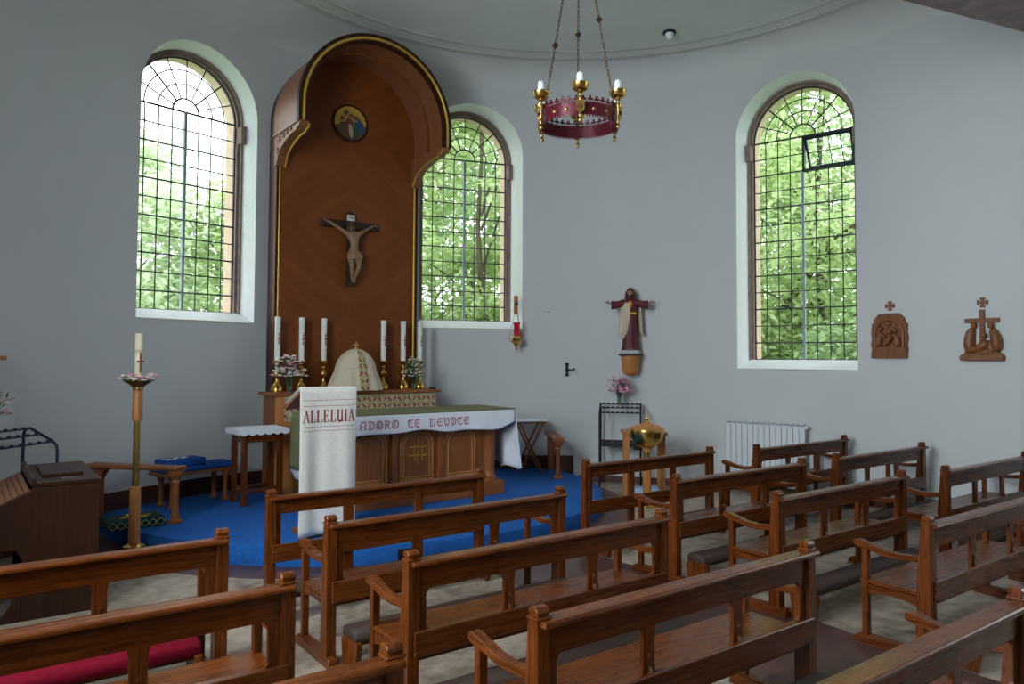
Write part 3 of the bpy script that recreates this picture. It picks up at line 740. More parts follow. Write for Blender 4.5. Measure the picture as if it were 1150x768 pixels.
# ------------------------------------------------------------------ letters (drawn as strokes)
def arc(cx, cy, rx, ry, a0, a1, n=12): return [(cx+rx*math.cos(math.radians(a0+(a1-a0)*i/n)), cy+ry*math.sin(math.radians(a0+(a1-a0)*i/n))) for i in range(n+1)]
ROM = {  # (width, [(thickness factor, polyline)...])
    'A': (0.86, [(0.55, [(0.12, 0), (0.43, 1)]), (1.2, [(0.43, 1), (0.74, 0)]), (0.5, [(0.22, 0.33), (0.64, 0.33)]), (0.45, [(0.0, 0), (0.25, 0)]), (0.45, [(0.6, 0), (0.88, 0)])]),
    'L': (0.72, [(1.3, [(0.18, 0), (0.18, 1)]), (0.5, [(0.04, 1), (0.34, 1)]), (0.5, [(0.04, 0), (0.64, 0)]), (0.6, [(0.64, 0), (0.66, 0.26)])]),
    'E': (0.76, [(1.3, [(0.18, 0), (0.18, 1)]), (0.5, [(0.04, 1), (0.62, 1)]), (0.5, [(0.04, 0), (0.66, 0)]), (0.5, [(0.18, 0.52), (0.5, 0.52)]), (0.6, [(0.62, 1), (0.63, 0.8)]), (0.6, [(0.66, 0), (0.68, 0.24)]), (0.6, [(0.5, 0.42), (0.5, 0.64)])]),
    'U': (0.84, [(1.3, [(0.16, 1), (0.16, 0.3)]+arc(0.40, 0.28, 0.24, 0.28, 180, 360)[1:]), (1.0, [(0.64, 0.28), (0.64, 1)]), (0.5, [(0.02, 1), (0.30, 1)]), (0.5, [(0.52, 1), (0.76, 1)]), (0.5, [(0.64, 0.0), (0.8, 0.0)]), (1.0, [(0.64, 0.3), (0.66, 0)])]),
    'I': (0.40, [(1.3, [(0.18, 0), (0.18, 1)]), (0.5, [(0.04, 1), (0.32, 1)]), (0.5, [(0.04, 0), (0.32, 0)])]), ' ': (0.6, [])}
UNC = {
    'A': (0.98, [(1.0, [(0.2, 0)]+arc(0.45, 0.55, 0.28, 0.42, 190, 90, 8)), (1.1, [(0.45, 0.97), (0.74, 0.97), (0.74, 0)]), (0.6, [(0.16, 0.44), (0.74, 0.44)]), (0.6, [(0.05, 0.03), (0.32, 0.0)]), (0.6, [(0.62, 0), (0.9, 0.05)]), (0.5, [(0.02, 0.3), (0.16, 0.52), (0.1, 0.7)]), (0.5, [(0.45, 0.97), (0.2, 1.08)])]),
    'D': (0.98, [(1.1, [(0.22, 0.02), (0.22, 0.95)]), (1.0, [(0.1, 0.96), (0.42, 0.98)]+arc(0.42, 0.49, 0.40, 0.49, 90, -90)+[(0.1, 0.02)]), (0.5, [(0.44, 0.2), (0.44, 0.8)]), (0.5, [(0.0, 0.8), (0.1, 0.96), (0.02, 1.1)])]),
    'O': (0.96, [(1.1, arc(0.45, 0.5, 0.38, 0.5, 0, 360, 20)), (0.5, [(0.38, 0.18), (0.38, 0.82)]), (0.5, [(0.52, 0.18), (0.52, 0.82)]), (0.4, [(0.05, 1.0), (0.2, 0.9)])]),
    'R': (0.98, [(1.1, [(0.22, 0.0), (0.22, 0.96)]), (1.0, [(0.08, 0.97), (0.4, 0.98)]+arc(0.42, 0.74, 0.30, 0.24, 90, -90)+[(0.24, 0.48)]), (1.0, [(0.42, 0.5), (0.62, 0.2), (0.78, 0.0), (0.94, 0.08)]), (0.5, [(0.08, 0.0), (0.36, 0.0)]), (0.4, [(0.42, 0.58), (0.42, 0.9)])]),
    'T': (0.86, [(1.0, [(0.05, 0.82), (0.2, 0.97), (0.5, 0.9), (0.82, 1.0)]), (1.1, arc(0.48, 0.45, 0.36, 0.45, 105, 320)), (0.5, [(0.5, 0.3), (0.5, 0.9)]), (0.4, [(0.05, 0.82), (0.12, 0.66)])]),
    'E': (0.88, [(1.1, arc(0.48, 0.5, 0.38, 0.5, 50, 310, 16)), (0.7, [(0.12, 0.5), (0.72, 0.5)]), (0.5, [(0.72, 0.9), (0.8, 0.66)]), (0.5, [(0.46, 0.06), (0.46, 0.94)])]),
    'V': (0.94, [(1.1, [(0.02, 0.9), (0.16, 1.0), (0.16, 0.45)]+arc(0.46, 0.42, 0.30, 0.42, 180, 360)+[(0.76, 0.7), (0.64, 0.98), (0.42, 0.94)]), (0.5, [(0.44, 0.06), (0.44, 0.8)]), (0.4, [(0.76, 0.7), (0.9, 1.05)])]), ' ': (0.75, [])}
def lettering(txt, font, width, height, stroke, place):
    """place(u, v) -> point on the cloth; ribbons of small height stand proud of it"""
    tot = sum(font[c][0] for c in txt)+0.10*(len(txt)-1); k = width/tot
    mb = MB(); u = 0
    for c in txt:
        w, sts = font[c]
        for th, pl in sts:
            P = [((u+x)*k, y*height) for x, y in pl]
            for (x0, y0), (x1, y1) in zip(P, P[1:]):
                d = Vector((x1-x0, y1-y0)); Ln = d.length
                if Ln < 1e-6: continue
                d /= Ln; nn = Vector((-d.y, d.x))*stroke*th/2; e = d*stroke*0.25*th
                nseg = max(1, int(Ln/0.012))
                for q in range(nseg):
                    a = Vector((x0, y0))+d*Ln*q/nseg-(e if q == 0 else e*0); b = Vector((x0, y0))+d*Ln*(q+1)/nseg+(e if q == nseg-1 else e*0)
                    top = [mb.v(place(*p, 0.0022)) for p in (a-nn, b-nn, b+nn, a+nn)]; bot = [mb.v(place(*p, -0.001)) for p in (a-nn, b-nn, b+nn, a+nn)]
                    mb.f(top); mb.f(bot[::-1])
                    for z in range(4): mb.f([bot[z], bot[(z+1) % 4], top[(z+1) % 4], top[z]])
        u += w+0.10
    return mb
lt = lettering('I', ROM, 0.01, 0.03, 0.005, lambda u, v, h: (-0.040+u, -0.0215-h, 0.93+v))
lt.bm.free()
mb = MB()
for k, (x0, kind) in enumerate(((-0.036, 'I'), (-0.02, 'N'), (0.006, 'R'), (0.03, 'I'))):
    for dx, dz, w, h in {'I': [(0, 0, 0.005, 0.03)], 'N': [(0, 0, 0.004, 0.03), (0.012, 0, 0.004, 0.03), (0.004, 0.012, 0.009, 0.006)], 'R': [(0, 0, 0.004, 0.03), (0.004, 0.026, 0.01, 0.004), (0.004, 0.013, 0.01, 0.004), (0.012, 0.013, 0.004, 0.016), (0.010, 0, 0.004, 0.013)]}[kind]:
        mb.box(x0+dx, x0+dx+w, -0.0245, -0.021, 0.93+dz, 0.93+dz+h)
mb.build('title_letters', 'ink', tp)

# ------------------------------------------------------------------ high altar with gradine
t = thing('high_altar', 'tall wooden high altar with patterned frieze under the reredos, carrying six candlesticks', 'altar', (4.28, 9.45, PZ))
MB().box(-1.20, 1.20, -0.32, 0.22, 1.225, 1.265).build('gradine_shelf', 'altar_oak_x', t, bevel=0.008, segs=2)
MB().box(-1.13, 1.13, -0.265, 0.22, 0.0, 1.225).build('body', 'altar_oak_z', t, bevel=0.004)
MB().box(-1.03, 1.125, -0.285, -0.262, 0.90, 1.222).build('patterned_frieze', 'damask', t)
MB().box(-1.14, -1.03, -0.28, -0.262, 0.0, 1.222).build('end_stile', 'honey_z', t, bevel=0.003)
MB().box(-1.03, 1.13, -0.275, -0.262, 0.0, 0.90).build('front_panel', 'honey_x', t)
# candlesticks
def make_candlestick(mark=True):
    t = thing('altar_candlestick', 'x', 'candlestick')
    prof = [(0.078, 0.0), (0.08, 0.02), (0.075, 0.05), (0.055, 0.09), (0.03, 0.115), (0.022, 0.13), (0.024, 0.15), (0.018, 0.16), (0.02, 0.18), (0.045, 0.20), (0.052, 0.225), (0.045, 0.25), (0.02, 0.27), (0.016, 0.285), (0.03, 0.30), (0.03, 0.315), (0.015, 0.33), (0.02, 0.35), (0.05, 0.365), (0.062, 0.385), (0.062, 0.395), (0.045, 0.398)]
    MB().lathe(prof, 24).build('stem', 'brass', t, smooth=50)
    c = MB().lathe([(0.036, 0.39), (0.036, 0.955), (0.033, 0.958), (0.003, 0.958)], 20).build('candle', 'candle_wax', t, smooth=40)
    MB().lathe([(0.0375, 0.90), (0.0385, 0.91), (0.0385, 0.96), (0.02, 0.962)], 20).build('candle_cap', 'white_paint', c, smooth=40)
    mb = MB()
    for k in range(7):
        z = 0.60+0.024*k; w = (0.008, 0.012, 0.01, 0.016, 0.008, 0.012, 0.006)[k]
        mb.box(0.008-w, 0.008+w, -0.0385, -0.033, z, z+0.016); mb.box(-0.004, 0.022, -0.0382, -0.033, z+0.014, z+0.019) if k in (0, 3) else None
    mb.build('candle_emblem', 'red_print', c)
    return t
zg = PZ+1.265
cs0 = make_candlestick()
cl = ['first from the left on the altar shelf, behind pink flowers', 'second from the left on the altar shelf', 'third from the left, just left of the veiled tabernacle', 'just right of the veiled tabernacle', 'second from the right on the altar shelf', 'rightmost, behind the flower vase at the shelf end']
cx = [3.28, 3.60, 3.905, 4.78, 5.09, 5.36]
for i in range(6):
    lab = 'brass candlestick with white candle, '+cl[i]
    if i == 0: o = cs0; o.location = (cx[i], 9.55, zg); o['label'] = lab; o['group'] = 'six altar candlesticks'
    else: dup(cs0, (cx[i], 9.55, zg), 0, lab, 'six altar candlesticks')
# veiled tabernacle
t = thing('veiled_tabernacle', 'domed cream cloth tabernacle veil with patterned centre strip on the altar shelf', 'tabernacle', (4.25, 9.30, zg))
def veilpt(a, k, off=0):
    if k < 0.5: ph = k/0.5*PI/2*0.92; r_ = 0.285*math.sin(ph); z = 0.22+0.335*math.cos(ph)
    else: q = (k-0.5)/0.5; r_ = 0.283+0.085*q+0.012*math.sin(q*PI); z = 0.262-0.255*q
    r_ *= 1+k*k*(0.045*math.sin(11*a+0.6)+0.03*math.sin(17*a))
    r_ += off
    return (r_*math.cos(a), r_*math.sin(a)*0.82, z+off*0.3)
MB().sheet(lambda u, v: veilpt(2*PI*u, max(v, 0.004)), 110, 30, closed_u=True).build('veil', 'veil_cloth', t, smooth=80, solid=0.006)
MB().sheet(lambda u, v: veilpt(-PI/2-0.19+0.38*u, 0.16+0.90*v if False else 0.10+0.90*v, 0.007), 8, 30).build('veil_strip', 'damask', t, smooth=80, solid=0.004)
mb = MB(); mb.ball((0, 0, 0.562), 0.02, 12, 8); mb.box(-0.008, 0.008, -0.006, 0.006, 0.575, 0.64); mb.box(-0.03, 0.03, -0.006, 0.006, 0.60, 0.618)
for p in ((-0.032, 0.609), (0.032, 0.609), (0, 0.645)): mb.ball((p[0], 0, p[1]), 0.011, 8, 6)
mb.build('finial_cross', 'brass', t, smooth=40)
MB().box(-0.19, 0.19, -0.13, 0.13, 0, 0.36).build('tabernacle_box', 'altar_oak_z', t)

# flowers
def bouquet(t, c, spread, height, n, mats, leafn=40, bl=0.017):
    r_ = random.Random(n*31+7)
    st = MB(); lf = MB(); fl = {m: MB() for m in mats}
    for i in range(n):
        a = r_.uniform(0, 2*PI); q = spread*math.sqrt(r_.random()); h = height*(0.02+1.08*r_.random()*math.sqrt(max(0.08, 1-(q/spread)**2)))
        tip = Vector((c[0]+q*math.cos(a), c[1]+q*math.sin(a), c[2]+h))
        st.tube([(c[0]+0.06*q*math.cos(a), c[1]+0.06*q*math.sin(a), c[2]-height*0.35), (c[0]+0.4*q*math.cos(a), c[1]+0.4*q*math.sin(a), c[2]+h*0.4), tip], 0.0025, 4)
        m = mats[i % len(mats)]; b = fl[m]; s_ = bl*r_.uniform(0.75, 1.25)
        for p in range(6):
            w = 2*PI*p/6+a; dv = Vector((math.cos(w), math.sin(w), 0.35))
            b.ball(tip+dv*s_*0.75, (s_*0.62, s_*0.62, s_*0.45), 6, 4)
        b.ball(tip+Vector((0, 0, s_*0.3)), s_*0.55, 6, 4)
    for i in range(leafn):
        a = r_.uniform(0, 2*PI); q = spread*r_.uniform(0.2, 0.95); z = c[2]+height*r_.uniform(0.05, 0.75)
        p = Vector((c[0]+q*math.cos(a), c[1]+q*math.sin(a), z)); d = Vector((math.cos(a)+r_.uniform(-.5, .5), math.sin(a)+r_.uniform(-.5, .5), r_.uniform(-0.2, 1))).normalized()
        sd = d.cross(Vector((0, 0, 1))).normalized()*0.012; L_ = 0.07
        lf.f([lf.v(p), lf.v(p+d*L_*0.5+sd), lf.v(p+d*L_), lf.v(p+d*L_*0.5-sd)])
    st.build('stems', 'leaf_dark', t, smooth=60)
    o = lf.build('leaves', 'leaf_dark', t); o['kind'] = 'stuff'
    for m in dict.fromkeys(mats):
        o = fl[m].build('blossoms', m, t, smooth=60); o['kind'] = 'stuff'
def vase(t, c, r0, h): 
    MB().lathe([(r0*0.75, 0.0), (r0*0.8, h*0.1), (r0*0.7, h*0.4), (r0*0.8, h*0.75), (r0*1.1, h), (r0*1.02, h), (r0*0.72, h*0.75), (r0*0.62, h*0.4), (r0*0.7, h*0.08)], 20, c).build('glass_vase', 'vase_glass', t, smooth=60)
t = thing('flower_vase', 'glass vase of pink and white flowers at the left of the altar shelf', 'flower vase', (3.33, 9.235, zg), 0, 'flower vases'); vase(t, (0, 0, 0), 0.045, 0.2)
bouquet(t, (0, 0, 0.19), 0.22, 0.27, 80, ['petal_pink', 'petal_white', 'petal_white'], 60, 0.02)
t = thing('flower_vase', 'glass vase of small white flowers at the right of the altar shelf', 'flower vase', (5.10, 9.24, zg), 0, 'flower vases'); vase(t, (0, 0, 0), 0.045, 0.18)
bouquet(t, (0, 0, 0.17), 0.17, 0.27, 80, ['petal_white', 'petal_white', 'leaf_spring'], 110, 0.014)
tag(MB().lathe([(0.05, 0), (0.055, 0.02), (0.05, 0.028), (0.02, 0.03)], 16, (5.40, 9.25, zg)).build('small_dish', 'black_plastic', smooth=40), 'small dark dish at the right end of the altar shelf', 'dish')

# ------------------------------------------------------------------ main altar
AY = 7.78
t = thing('main_altar', 'free-standing panelled oak altar with three arched panels and gold emblem', 'altar', (4.40, AY, PZ))
MB().box(-1.18, 1.19, -0.02, 0.74, 0.0, 0.17).build('plinth', 'altar_oak_x', t, bevel=0.006)
MB().box(-1.0, 1.0, 0.10, 0.64, 0.17, 1.0).build('body', 'altar_oak_z', t)
MB().box(-1.25, 1.27, -0.06, 0.74, 0.99, 1.052).build('table_top', 'altar_oak_x', t, bevel=0.006)
for i, x in enumerate((-0.92, -0.31, 0.31, 0.93)):
    if i in (1, 2):
        MB().box(x-0.045, x+0.045, 0.055, 0.11, 0.17, 1.0).build('pilaster', 'altar_oak_z', t, bevel=0.012, segs=2)
for sx in (-1, 1):
    for yy in (0.09, 0.63):
        x = sx*1.03; MB().lathe([(0.10, 0.17), (0.10, 0.19), (0.085, 0.205), (0.09, 0.225), (0.072, 0.25), (0.072, 0.30), (0.068, 0.92), (0.085, 0.945), (0.095, 0.98), (0.095, 0.995)], 24, (x, yy, 0)).build('column', 'altar_oak_z', t, smooth=40)
def arch_outline(x, h, zb, zs, n=20): return [(x-h, zb)]+[(x+h*math.cos(PI-PI*i/n), zs+h*math.sin(PI-PI*i/n)) for i in range(n+1)]+[(x+h, zb)]
for x in (-0.62, -0.01, 0.60):
    p = MB()
    for h, d, r_ in ((0.215, 0.096, 0.016), (0.175, 0.094, 0.013)):
        pts = arch_outline(x, h, 0.27 if h > 0.2 else 0.30, 0.66); pts = pts+[pts[0]]
        p.tube([(u, d, z) for u, z in pts], r_, 6)
    o = p.build('arched_panel', 'honey_z', t, smooth=50)
    MB().prism(arch_outline(x, 0.165, 0.305, 0.66), 'xz', 0.088, 0.104).build('panel_field', 'altar_oak_z', o, smooth=30)
MB().box(-1.0, 1.0, 0.085, 0.11, 0.17, 0.235).build('lower_rail', 'altar_oak_x', t, bevel=0.006)
mb = MB()
for d in (-0.05, 0.05):
    mb.box(d-0.007, d+0.007, 0.072, 0.088, 0.50, 0.71); mb.box(-0.105, 0.105, 0.072, 0.088, 0.605+d-0.007, 0.605+d+0.007)
mb.box(-0.007, 0.007, 0.072, 0.088, 0.46, 0.75)
for d in (-0.05, 0.05):
    for e in (0.50, 0.71): mb.ball((d, 0.08, e), 0.013, 8, 6)
    for e in (-0.105, 0.105): mb.ball((e, 0.08, 0.605+d), 0.013, 8, 6)
mb.build('gold_emblem', 'gold_paint', t, bevel=0)
# cloths
ztop = PZ+1.052
t = thing('altar_cloth', 'white altar cloth with pink lettering hanging over the front of the main altar', 'altar cloth', (4.40, AY, ztop))
FY = -0.085
def front(u, v):
    x = -1.28+2.58*u
    drop = 0.215-0.035*math.sin(PI*u)**2*0 + 0.018*math.sin(9*u+0.8)+0.012*math.sin(23*u)
    if u > 0.90: drop -= 0.05*(u-0.90)/0.10
    wob = 0.012*v*math.sin(34*u)+0.014*v*math.sin(15*u+1)
    return (x, FY-0.006-wob, 0.006-drop*v)
MB().sheet(front, 120, 10).build('front_fall', 'white_cloth', t, smooth=80, solid=0.004)
MB().box(-1.28, 1.30, FY, 0.76, 0.001, 0.007).build('top_sheet', 'white_cloth', t)
def side(sx):
    def fn(u, v):
        y = FY+0.85*u; x = sx*1.29+0.01
        dz = 0.70+0.05*math.sin(3*u+0.5)+0.02*math.sin(17*u); dz = dz if u > 0.12 else dz*1.02
        am = 0.05 if sx > 0 else 0.012
        return (x+sx*(0.01+am*v*math.sin(11*u+1)+am*v), y-0.02*v, 0.005-dz*v)
    return fn
for sx in (-1, 1): MB().sheet(side(sx), 40, 14).build('end_fall', 'white_cloth', t, smooth=80, solid=0.004)
def pl(u, v, h):
    x = u; uu = (x+1.28)/2.58; z = -0.146+v
    vv = max(0, (0.006-z)/0.215); p = front(uu, vv); return (x, p[1]-h-0.002, z)
for wd, x0, ww in (('ADORO', -0.83, 0.49), ('TE', -0.24, 0.165), ('DEVOTE', 0.05, 0.57)):
    lettering(wd, UNC, ww, 0.088, 0.0115, lambda u, v, h: pl(u+x0, v, h)).build('cloth_lettering', 'rose_print', t)
t2 = thing('altar_cover', 'olive green cover laid on top of the main altar over the white cloth', 'altar cover', (4.40, AY, ztop+0.008))
MB().box(-1.29, 1.31, -0.10, 0.77, 0.0, 0.014).build('cover_top', 'green_cloth', t2, bevel=0.004)
MB().sheet(lambda u, v: (-1.315-0.012*v-0.008*v*math.sin(9*u), -0.06+0.74*u, 0.006-0.62*v), 30, 12).build('cover_end_fall', 'green_cloth', t2, smooth=80, solid=0.005)

# ------------------------------------------------------------------ lectern
t = thing('lectern', 'slant-topped wooden lectern draped in cloth, standing before the altar', 'lectern', (2.86, 6.88, PZ))
MB().box(-0.20, 0.20, 0.02, 0.36, 0.0, 0.05).build('base', 'altar_oak_x', t, bevel=0.006)
MB().box(-0.06, 0.06, 0.10, 0.20, 0.05, 1.30).build('column', 'altar_oak_z', t, bevel=0.006)
Tt = Matrix.Translation((0, 0, 1.40)) @ Matrix.Rotation(math.radians(-24), 4, 'X')
MB().box(-0.285, 0.285, 0.0, 0.42, -0.035, -0.01, Tt).build('slant_top', 'altar_oak_x', t, bevel=0.004)
MB().box(-0.285, 0.285, 0.395, 0.42, -0.01, 0.03, Tt).build('book_stop', 'altar_oak_x', t, bevel=0.004)
t = thing('lectern_cloth', 'cream lectern fall reading ALLELUIA in dark red, hanging down the lectern front', 'lectern cloth', (2.86, 6.86, PZ))
def lfront(u, v):
    x = -0.285+0.57*u; z = 1.425-1.39*v
    w = (0.016*math.sin(2*PI*u*1.5+0.9)+0.008*math.sin(2*PI*u*2.6))*min(1, v*2.2)
    return (x*(1+0.01*v), -0.012-w, z)
MB().sheet(lfront, 48, 24).build('cloth_front', 'linen', t, smooth=80, solid=0.005)
MB().sheet(lambda u, v: tuple(Vector((0, 0.02, 0.005))+(Matrix.Translation((0, 0, 1.40)) @ Matrix.Rotation(math.radians(-24), 4, 'X') @ Vector((-0.287+0.574*u, -0.03+0.45*v, 0.012)))), 8, 8).build('cloth_top', 'linen', t, smooth=80, solid=0.005)
def pll(u, v, h):
    x = -0.262+u; uu = (x+0.285)/0.57; z = 1.095+v; vv = (1.425-z)/1.39; p = lfront(uu, vv); return (x, p[1]-h-0.003, z)
lettering('ALLELUIA', ROM, 0.525, 0.110, 0.0125, pll).build('cloth_lettering', 'red_print', t)
for z in (1.30, 1.245, 1.05, 1.01):
    mb = MB()
    for q in range(24):
        P = []
        for (uu, zz) in ((q/24*0.9+0.05, z), ((q+1)/24*0.9+0.05, z), ((q+1)/24*0.9+0.05, z+0.004), (q/24*0.9+0.05, z+0.004)):
            p = lfront(uu, (1.425-zz)/1.39); P.append(mb.v((p[0], p[1]-0.0045, zz)))
        mb.f(P)
    bmesh.ops.remove_doubles(mb.bm, verts=mb.bm.verts, dist=1e-5)
    mb.build('stripe', 'red_print', t)

# ------------------------------------------------------------------ paschal candle
t = thing('paschal_candle_stand', 'tall paschal candle stand of wood and brass with flower wreath and ivory candle', 'candle stand', (1.37, 7.86, 0.009))
MB().lathe([(0.17, 0.0), (0.17, 0.02), (0.15, 0.035), (0.11, 0.06), (0.085, 0.09), (0.10, 0.115), (0.07, 0.13), (0.05, 0.14)], 28).build('foot', 'brass', t, smooth=40)
MB().lathe([(0.052, 0.09), (0.05, 0.66), (0.047, 0.665), (0.02, 0.665)], 8).build('lower_sleeve', 'honey_z', t, smooth=20)
MB().lathe([(0.03, 0.6), (0.03, 1.32)], 16).build('rod', 'old_brass', t, smooth=40)
MB().lathe([(0.02, 1.285), (0.046, 1.285), (0.047, 1.30), (0.044, 1.57), (0.03, 1.575)], 8).build('upper_sleeve', 'honey_z', t, smooth=20)
MB().lathe([(0.03, 1.57), (0.05, 1.58), (0.05, 1.60), (0.08, 1.625), (0.13, 1.655), (0.135, 1.662), (0.10, 1.65), (0.04, 1.63)], 28).build('drip_pan', 'old_brass', t, smooth=40)
c = MB().lathe([(0.034, 1.62), (0.034, 2.105), (0.03, 2.11), (0.004, 2.108)], 22).build('candle', 'ivory_wax', t, smooth=40)
mb = MB(); mb.box(-0.007, 0.007, -0.038, -0.03, 1.74, 1.92); mb.box(-0.032, 0.032, -0.038, -0.028, 1.835, 1.85)
for x, z in ((-0.03, 1.842), (0.03, 1.842), (0, 1.92), (0, 1.745), (0.0, 1.842)): mb.ball((x, -0.036, z), 0.009, 8, 6)
mb.xform(Matrix.Rotation(0.35, 4, 'Z')).build('candle_cross', 'red_print', c)
mb = MB()
for z in (1.72, 1.93, 1.945): mb.lathe([(0.035, z), (0.0355, z+0.006)], 20)
mb.build('gold_band', 'gold_paint', c)
fl = {'petal_pink': MB(), 'petal_white': MB()}; lf = MB(); rr_ = random.Random(5)
for i in range(46):
    a = 2*PI*i/46+rr_.uniform(-.05, .05); q = rr_.uniform(0.075, 0.165); p = Vector((q*math.cos(a), q*math.sin(a), 1.672+rr_.uniform(0, 0.05)))
    b = fl['petal_pink' if i % 2 else 'petal_white']
    for k in range(5): b.ball(p+Vector((0.015*math.cos(k*1.26), 0.015*math.sin(k*1.26), 0)), (0.013, 0.013, 0.009), 6, 4)
for i in range(70):
    a = rr_.uniform(0, 2*PI); q = rr_.uniform(0.08, 0.15); p = Vector((q*math.cos(a), q*math.sin(a), 1.66)); d = Vector((math.cos(a), math.sin(a), rr_.uniform(-0.1, .7))).normalized(); sd = Vector((-d.y, d.x, 0)).normalized()*0.009
    lf.f([lf.v(p), lf.v(p+d*0.025+sd), lf.v(p+d*0.05), lf.v(p+d*0.025-sd)])
wl = lf.build('wreath', 'leaf_dark', t); wl['kind'] = 'stuff'
for m in fl:
    o = fl[m].build('wreath_blossoms', m, wl, smooth=60); o['kind'] = 'stuff'

# ------------------------------------------------------------------ communion rail pieces, sedilia bench, hassock
def rail(a, b, label):
    a, b = Vector(a), Vector(b); d = (b-a); L_ = d.length; ang = math.atan2(d.y, d.x)
    t = thing('communion_rail', label, 'altar rail', (a.x, a.y, PZ), ang, 'altar rail ends')
    mb = MB(); mb.prism([(-0.075, 0.535), (0.075, 0.535), (0.09, 0.55), (0.09, 0.565), (0.075, 0.58), (-0.075, 0.58), (-0.09, 0.565), (-0.09, 0.55)], 'yz', 0.02, L_+0.07)
    mb.build('rail_top', 'altar_oak_x', t, bevel=0.003)
    MB().lathe([(0.075, 0), (0.078, 0.02), (0.06, 0.035), (0.04, 0.05), (0.042, 0.08), (0.036, 0.10), (0.034, 0.40), (0.045, 0.42), (0.04, 0.44), (0.06, 0.47), (0.085, 0.50), (0.09, 0.535)], 20, (L_, 0, 0)).build('turned_post', 'altar_oak_z', t, smooth=40)
    MB().prism([(0.03, 0.0), (0.16, 0.0), (0.16, 0.42), (0.21, 0.50), (0.25, 0.535), (0.03, 0.535)], 'xz', -0.045, 0.045).build('wall_bracket', 'altar_oak_z', t, bevel=0.004)
rail((1.13, 9.09), (1.83, 8.34), 'short oak altar rail with turned post at the left edge of the blue carpet')
rail((7.38, 9.05), (6.90, 8.28), 'short oak altar rail with turned post at the right edge of the blue carpet')
t = thing('sedilia_bench', 'low wooden bench with blue padded seat along the left apse wall', 'bench', (2.25, 9.35, PZ), math.radians(18))
MB().box(-0.46, 0.47, -0.17, 0.17, 0.36, 0.395).build('seat_board', 'altar_oak_x', t, bevel=0.005)
MB().box(-0.45, 0.46, -0.18, 0.18, 0.395, 0.455).build('seat_pad', 'fabric_blue', t, bevel=0.022, segs=3, smooth=60)
for x in (-0.33, 0.34):
    for y in (-0.12, 0.12):
        MB().lathe([(0.055, 0), (0.057, 0.015), (0.04, 0.03), (0.034, 0.06), (0.03, 0.09), (0.028, 0.27), (0.036, 0.285), (0.034, 0.30), (0.05, 0.33), (0.06, 0.36)], 16, (x, y, 0)).build('leg', 'altar_oak_z', t, smooth=40)
t = thing('kneeling_cushion', 'thick blue embroidered kneeling cushion lying on the blue bench', 'cushion', (2.08, 9.27, PZ+0.456), math.radians(18))
MB().box(-0.24, 0.24, -0.14, 0.14, 0, 0.085).build('cushion_body', 'fabric_blue', t, bevel=0.018, segs=3, smooth=60)
mb = MB()
for k in range(9):
    a = k*0.7; mb.ball((-0.06+0.13*math.cos(a*1.7), 0.06*math.sin(a*2.3), 0.086), (0.035, 0.018, 0.004), 8, 4)
mb.build('embroidery', 'white_cloth', t)
t = thing('hassock', 'dark green hassock with yellow motif on the blue carpet behind the paschal candle', 'hassock', (1.465, 8.42, PZ), math.radians(4))
MB().box(-0.28, 0.25, -0.17, 0.17, 0, 0.10).build('hassock_body', 'hassock_green', t, bevel=0.025, segs=3, smooth=60)
mb = MB()
for (x, y, w, h, r_) in ((0.02, 0.0, 0.14, 0.04, 0.1), (-0.02, 0.03, 0.04, 0.09, 0.3), (0.08, -0.03, 0.04, 0.08, -0.5), (-0.09, -0.03, 0.07, 0.025, 0.6)):
    mb.prism(ell(x, y, w, h, rot=r_), 'xy', 0.1005, 0.104)
mb.build('yellow_motif', 'wool_yellow', t)
mb = MB()
for ph in (0, PI):
    mb.tube([(-0.27+0.51*i/40, -0.1715, 0.05+0.032*math.sin(i/40*2*PI*3.5+ph)) for i in range(41)], 0.0045, 5)
    mb.tube([(0.2515, -0.16+0.32*i/24, 0.05+0.032*math.sin(i/24*2*PI*2+ph)) for i in range(25)], 0.0045, 5)
mb.build('zigzag_border', 'wool_pale', t, smooth=60)

# left credence table
t = thing('credence_table', 'small dark oak side table with lace cloth left of the high altar', 'table', (2.865, 8.98, PZ), math.radians(2))
for x in (-0.21, 0.21):
    for y in (-0.17, 0.17): MB().box(x-0.03, x+0.03, y-0.03, y+0.03, 0, 0.84).build('leg', 'oak_z', t, bevel=0.004)
for y in (-0.17, 0.17): MB().box(-0.19, 0.19, y-0.015, y+0.015, 0.72, 0.84).build('apron', 'oak_x', t)
for x in (-0.21, 0.21): MB().box(x-0.015, x+0.015, -0.15, 0.15, 0.72, 0.84).build('apron', 'oak_y', t)
for y in (-0.17, 0.17): MB().box(-0.19, 0.19, y-0.02, y+0.02, 0.14, 0.18).build('stretcher', 'oak_x', t)
for x in (-0.21, 0.21): MB().box(x-0.02, x+0.02, -0.15, 0.15, 0.14, 0.18).build('stretcher', 'oak_y', t)
MB().box(-0.27, 0.27, -0.23, 0.23, 0.84, 0.865).build('table_top', 'oak_x', t, bevel=0.005)
t = thing('lace_cloth', 'white lace-edged cloth on the small table left of the high altar', 'cloth', (2.865, 8.98, PZ+0.866), math.radians(2))
MB().box(-0.29, 0.29, -0.25, 0.25, 0, 0.008).build('cloth_top', 'white_cloth', t, bevel=0.002)
def lace(k):
    def fn(u, v):
        s_ = u*2-1; d = (0.045+0.022*abs(math.sin(u*PI*6)))*v
        return {0: (0.29*s_, -0.252, 0.006-d), 1: (0.292, 0.25*s_, 0.006-d), 2: (-0.292, 0.25*s_, 0.006-d)}[k]
    return fn
for k in range(3): MB().sheet(lace(k), 48, 3).build('lace_edge', 'white_cloth', t, solid=0.003)

